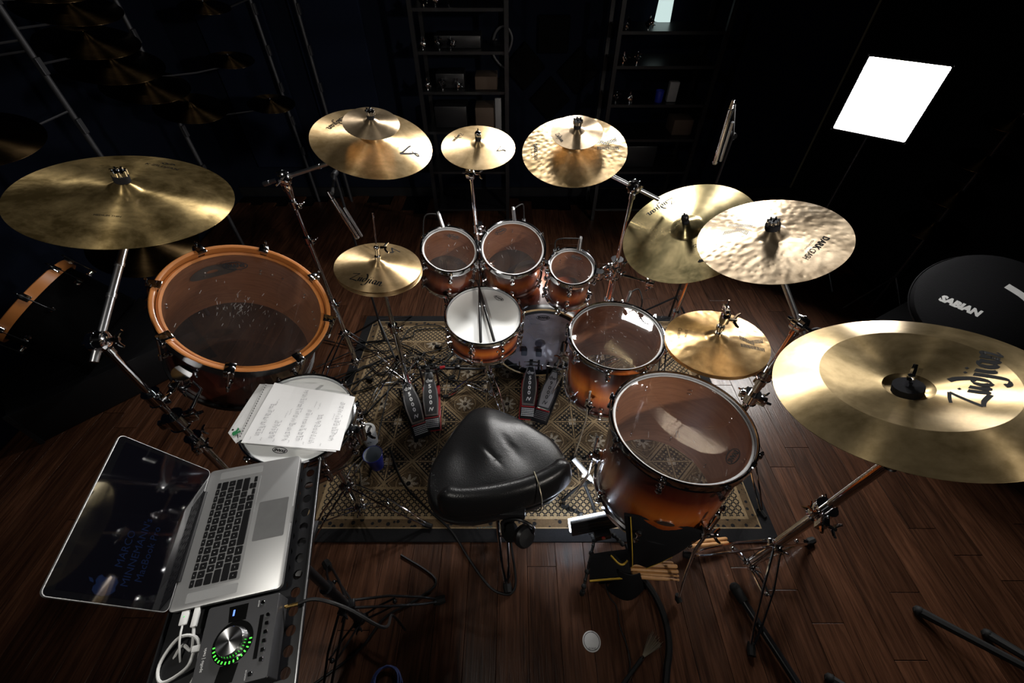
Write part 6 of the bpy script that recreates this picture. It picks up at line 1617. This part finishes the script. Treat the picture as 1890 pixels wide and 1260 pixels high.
for x, y, z_, r_, w_ in WC:
    cymbal('stock_cymbal', w_ + ' cymbal from the top in the dim column between the two left posts', (x, y, z_), (0.22, -0.10, 1), r_, B_DIM, group='cymbals on the left wall')
cymbal('stock_cymbal', 'dim cymbal just above the ride at the left edge', (-2.28, 1.86, 1.37), (0.22, -0.10, 1), 0.24, B_DIM, group='cymbals on the left wall')
cymbal('stock_cymbal', 'dim cymbal cut off by the left edge above the ride', (-2.55, 2.15, 1.62), (0.22, -0.10, 1), 0.20, B_DIM, group='cymbals on the left wall')
cymbal('stock_cymbal', 'dark copper cymbal glimpsed below the ride beside its boom arm', (-1.93, 1.93, 0.82), (0.30, -0.16, 1), 0.24, B_DIM, group='cymbals on the left wall')
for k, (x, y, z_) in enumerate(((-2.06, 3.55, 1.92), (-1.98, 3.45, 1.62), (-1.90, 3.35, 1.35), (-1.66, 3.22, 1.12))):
    cymbal('stock_cymbal', ('topmost', 'second', 'third', 'lowest')[k] + ' of the small dim cymbals right of the second left post', (x, y, z_), (0.15, -0.10, 1), 0.15, B_DIM, group='cymbals on the left wall')
SMALL = ((-2.06, 3.55, 1.92), (-1.98, 3.45, 1.62), (-1.90, 3.35, 1.35), (-1.66, 3.22, 1.12))
rack('nearest tall grey post of the cymbal wall at far left', -2.20, 2.296, 2.9, [w_[:3] for w_ in WC[:4]] + [(-2.28, 1.86, 1.37), (-2.55, 2.15, 1.62), (-1.93, 1.93, 0.82), (-2.62, 2.0, 1.66)])
rack('second tall grey post of the cymbal wall at left', -2.20, 2.995, 2.9, [w_[:3] for w_ in WC[4:]] + list(SMALL[2:]))
rack('thin post far back left beyond the cymbal wall', -1.95, 4.02, 2.9, SMALL[:2])
rack('thin post far back, rightmost of the rack posts', -1.62, 4.02, 2.9)
# cymbal trees at right
tr = thing('cymbal_tree', 'black cymbal tree in the dark behind the visible softbox', 'stand', loc=(2.62, 2.35, 0))
MB().tube((2.62, 2.35, 0.02), (2.62, 2.35, 1.75), 0.012, 0.010, 8).build('upright', BLACKM, tr, world=True)
for az in (30, 150, 270):
    a = math.radians(az); MB().tube((2.62, 2.35, 0.3), (2.62 + 0.2 * math.sin(a), 2.35 + 0.25 * math.cos(a), 0.012), 0.008, 0.008, 8).build('leg', BLACKM, tr, world=True)
for k in range(6):
    z_ = 1.68 - 0.20 * k
    cymbal('stock_cymbal', ('topmost', 'second', 'third', 'fourth', 'fifth', 'lowest')[k] + ' barely visible cymbal on the tree at far right', (2.60, 2.35, z_), (-0.1, -0.1, 1), 0.11 + 0.012 * k, B_DIM, group='cymbals on the right tree')
# acoustic panels
def wallpanel(label, c, w_, h_, rot, mat, group):
    M = Matrix.Translation(V(c)) @ Matrix.Rotation(PI / 2, 4, 'X') @ Matrix.Rotation(rot, 4, 'Z')
    o = MB().loft([[(x, y, z_) for x, y in rrect(w_ - e, h_ - e, 0.01, 2)] for z_, e in ((0, 0), (0.03, 0), (0.042, 0.02))]).build('acoustic_panel', mat, M=M, smooth=0)
    return tag(o, label, 'panel', group)
for x, z_, rot, lab in ((0.104, 1.142, PI / 4, 'left dark foam diamond on the back wall'), (0.559, 1.11, PI / 4, 'right dark foam diamond on the back wall'), (0.332, 0.897, PI / 4, 'lower dark foam diamond between the other two'), (0.332, 1.364, 0, 'square dark foam panel above the foam diamonds')):
    wallpanel(lab, (x, YB - 0.001, z_), 0.25, 0.25, rot, FOAM, 'foam panels on the back wall')
for k, x in enumerate((-2.2, -1.45)):
    wallpanel(('left' if k == 0 else 'right') + ' tall navy cloth panel on the back wall behind the posts', (x, YB - 0.001, 1.3), 0.55, 2.0, 0, PANELB, 'navy cloth panels')
# shelving at the back, two units with boxes and bits of hardware
def shelf(label, x0_, x1_, y0_, y1_, zs, seed):
    t_ = thing('shelf_unit', label, 'shelf', loc=((x0_ + x1_) / 2, (y0_ + y1_) / 2, 0))
    for x in (x0_, x1_):
        for y in (y0_, y1_): MB().box((x, y, zs[-1] / 2 + 0.1), (0.03, 0.03, zs[-1] + 0.2)).build('upright', BLACKM, t_, world=True)
    for z_ in zs: MB().box(((x0_ + x1_) / 2, (y0_ + y1_) / 2, z_), (x1_ - x0_, y1_ - y0_, 0.02)).build('shelf_board', BLACKM, t_, world=True)
    return t_
SL = (0.10, 0.45, 0.78, 1.07, 1.33, 1.58); SR = (0.10, 0.45, 0.72, 0.98, 1.24, 1.45)
shelf('black metal shelf unit behind the lone splash cymbal', -0.70, -0.04, 3.65, 4.05, SL, 1)
shelf('black metal shelf unit below the small lit lamp at the back', 0.76, 1.52, 3.65, 4.05, SR, 2)
rs = random.Random(21)
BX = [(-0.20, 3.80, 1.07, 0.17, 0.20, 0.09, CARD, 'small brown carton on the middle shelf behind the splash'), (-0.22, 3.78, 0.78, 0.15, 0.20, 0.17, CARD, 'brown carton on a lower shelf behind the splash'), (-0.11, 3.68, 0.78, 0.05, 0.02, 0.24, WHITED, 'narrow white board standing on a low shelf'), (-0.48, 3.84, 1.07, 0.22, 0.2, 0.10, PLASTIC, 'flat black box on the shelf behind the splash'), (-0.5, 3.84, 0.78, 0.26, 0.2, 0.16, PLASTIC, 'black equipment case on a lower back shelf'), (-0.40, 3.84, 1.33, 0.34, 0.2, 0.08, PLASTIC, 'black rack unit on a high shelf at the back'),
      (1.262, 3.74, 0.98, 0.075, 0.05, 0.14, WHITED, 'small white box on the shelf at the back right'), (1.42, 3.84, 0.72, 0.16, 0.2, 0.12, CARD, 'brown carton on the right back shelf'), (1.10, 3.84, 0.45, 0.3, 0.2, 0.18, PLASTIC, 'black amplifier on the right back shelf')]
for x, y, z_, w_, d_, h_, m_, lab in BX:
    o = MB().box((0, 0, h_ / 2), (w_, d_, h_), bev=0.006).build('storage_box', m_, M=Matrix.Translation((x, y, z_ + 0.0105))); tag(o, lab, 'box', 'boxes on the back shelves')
mb_c = cup('storage_jar', 'small blue jar on the right back shelf', (1.160, 3.72, 0.991), 0.028, 0.032, 0.08, BLUEPL, BLUEPL)
mb_c['category'] = 'jar'
CLW = (('leftmost', 'second from the left', 'third from the left', 'fourth from the left', 'rightmost'))
for side in (0, 1):
    zs = (SL[3], SL[4], SL[5]) if side == 0 else (SR[3], SR[4], SR[5])
    for row, z_ in enumerate(zs):
        for k in range(3 if side == 0 else 2):
            x = (-0.66 + 0.10 * k + rs.uniform(0, 0.05)) if side == 0 else (0.80 + 0.12 * k + rs.uniform(0, 0.05))
            mb = MB(); clamp(mb, (0, 0, 0), (rs.uniform(-1, 1), rs.uniform(-1, 1), 0.6), 0.8, (0.3, -1, 0.2)); mb.tube((0, 0, -0.040), (0, 0, 0.04), 0.006, 0.006, 8)
            o = mb.build('spare_clamp', CHROME, M=Matrix.Translation((x, 3.69, z_ + 0.052)))
            tag(o, ('left', 'middle', 'right')[k] + ' spare chrome clamp on the ' + ('lowest', 'middle', 'top')[row] + ' row of ' + ('the shelf behind the lone splash' if side == 0 else 'the right back shelf'), 'clamp', 'spare clamps on the back shelves')
# hose looped on the wall between shelf and panels
o = MB().path(smooth([(-0.03, YB - 0.03, 1.13), (-0.10, YB - 0.03, 1.16), (-0.16, YB - 0.03, 1.25), (-0.13, YB - 0.03, 1.38), (-0.05, YB - 0.03, 1.42), (0.0, YB - 0.03, 1.34), (-0.04, YB - 0.035, 1.24), (-0.10, YB - 0.045, 1.25), (-0.13, YB - 0.05, 1.34)], 6), 0.010, 8).build('coiled_hose', plain('grey_hose', (0.05, 0.05, 0.055), 0.5)); tag(o, 'loop of dim grey hose hanging on the back wall', 'hose')
# lit lamp far back
t = thing('wall_lamp', 'small lit lamp shade on the back wall at the top of the picture', 'lamp', loc=(1.161, YB - 0.02, 1.50))
MB().loft([[(1.161 + x * s, YB - 0.09 + y, z_) for x, y in rrect(0.10, 0.10, 0.02, 3)] for z_, s in ((1.425, 1.1), (1.60, 0.95))]).build('shade', glow('lamp_shade_glow', (0.75, 0.95, 0.92), 0.8), t, world=True)
MB().box((1.161, YB - 0.02, 1.50), (0.06, 0.04, 0.10)).build('wall_plate', BLACKM, t, world=True)
# black box, drum on it and bags around the room
cs = thing('black_box', 'plain black box on the floor at far left under the dark tom', 'case', frame((-2.42, 1.72, 0), (0, 0, 1), 0.80))  # plain box added to fill the dark area at far left
MB().box((0, 0, 0.12), (0.9, 0.46, 0.24), bev=0.01).build('body', PLASTIC, cs)
for sx in (-1, 1):
    for sy in (-1, 1): MB().box((sx * 0.448, sy * 0.228, 0.12), (0.02, 0.02, 0.245)).build('corner_rail', BLACKM, cs)
XM = frame((-2.46, 1.68, 0.66), (-0.62, -0.05, 0.78))
xd = thing('bass_drum', 'dark bass drum with an orange wooden hoop in shadow at the far left edge', 'drum', XM)
xr = 0.22
MB().lathe([(xr, -0.03), (xr, -0.34), (xr - 0.008, -0.34), (xr - 0.008, -0.03)], 64, mats=[0, 1, 1, 1], closed=True).build('shell', [FOAM, MAPLE], xd)
MB().lathe([(0.0005, -0.026), (xr, -0.027), (xr + 0.004, -0.038)], 64).build('front_head', PLASTIC, xd)
MB().lathe([(0.0005, -0.342), (xr, -0.342)], 64).build('rear_head', PLASTIC, xd)
for zz, hm_ in ((0.0, HOOPWOOD), (-0.345, FOAM)):
    MB().lathe([(xr + 0.005, -0.044 + zz), (xr + 0.006, -0.002 + zz), (xr + 0.010, zz), (xr + 0.018, zz), (xr + 0.021, -0.003 + zz), (xr + 0.021, -0.046 + zz)], 72, closed=True, mats=[0, 0, 0, 0, 0, 0]).build('wood_hoop', hm_, xd)
for k in range(8): link('claw_hook', clawmesh(rg + 0.014, 0.034), xd, M=Matrix.Rotation(2 * PI * (k + 0.3) / 8, 4, 'Z') @ Matrix.Translation((xr - rg, 0, -0.018)))
bg = thing('cymbal_bag', 'round black cymbal bag with white lettering leaning in the dark behind the china', 'bag', frame((2.42, 1.66, 0.62), (-0.35, -0.35, 0.87)))
MB().lathe([(0.0, 0.045), (0.24, 0.045), (0.285, 0.030), (0.295, 0.0), (0.285, -0.030), (0.24, -0.045), (0.0, -0.045)], 48).build('body', NAVYCL, bg)
MB().lathe([(0.298, -0.006), (0.302, 0.0), (0.298, 0.006)], 48).build('zip', PLASTIC, bg)
decal('lettering', rot2(font2d('SABIAN', 0.050, bold=0.0035, shear=0.15), -0.78, -0.115, 0.0), lambda a, b_: 0.0458, bg, WHITEINK)
st = [(0.095, 0.075), (0.14, -0.01), (0.15, -0.12)]
decal('white_strap', place2d(strokes2d([st], 0.03), 1.0, 0, 0), lambda a, b_: 0.0458, bg, WHITEINK)
cs2 = MB().box((0, 0, 0.13), (0.6, 0.5, 0.42), bev=0.012).build('equipment_case', FOAM, M=frame((2.40, 1.72, 0), (0, 0, 1), 0.5)); tag(cs2, 'low black equipment case under the round cymbal bag', 'case')
# dark folded stand legs at bottom right
for k, (p, q_, lab) in enumerate((((1.78, 0.40, 0.02), (2.05, 0.02, 0.24), 'larger dark folded stand lying at the bottom right corner'), ((1.30, 0.16, 0.02), (1.48, -0.02, 0.14), 'smaller dark folded stand at the bottom edge right'))):
    p = V(p); q_ = V(q_); t = thing('folded_stand', lab, 'stand', loc=p, group='folded dark stands')
    for dx in (-0.10, 0.10):
        e = p + V((dx * 1.1, 0.02 * k - dx * 0.4, 0)); MB().path([q_, q_.lerp(e, 0.5), e], [0.014, 0.014, 0.018], 8).ball(tuple(e), 0.020, 8, 6).build('leg', RUBBER, t, world=True)
    MB().tube(q_, q_ + (q_ - p) * 0.7, 0.016, 0.016, 10).build('post', BLACKM, t, world=True)
# screwdriver on the black box side
t = thing('screwdriver', 'yellow-handled screwdriver lying on the floor far back left', 'screwdriver', loc=(-1.62, 2.72, 0.0))
MB().lathe([(0.0, 0.0), (0.012, 0.002), (0.013, 0.03), (0.010, 0.05), (0.013, 0.09), (0.008, 0.10), (0.0, 0.10)], 10, M=frm((-1.72, 2.72, 0.013), (0, 1, 0), (0, 0, 1), (1, 0, 0))).build('handle', YELLOW, t, world=True)
MB().tube((-1.62, 2.72, 0.013), (-1.50, 2.72, 0.010), 0.003, 0.003, 8).build('blade', STEEL, t, world=True)
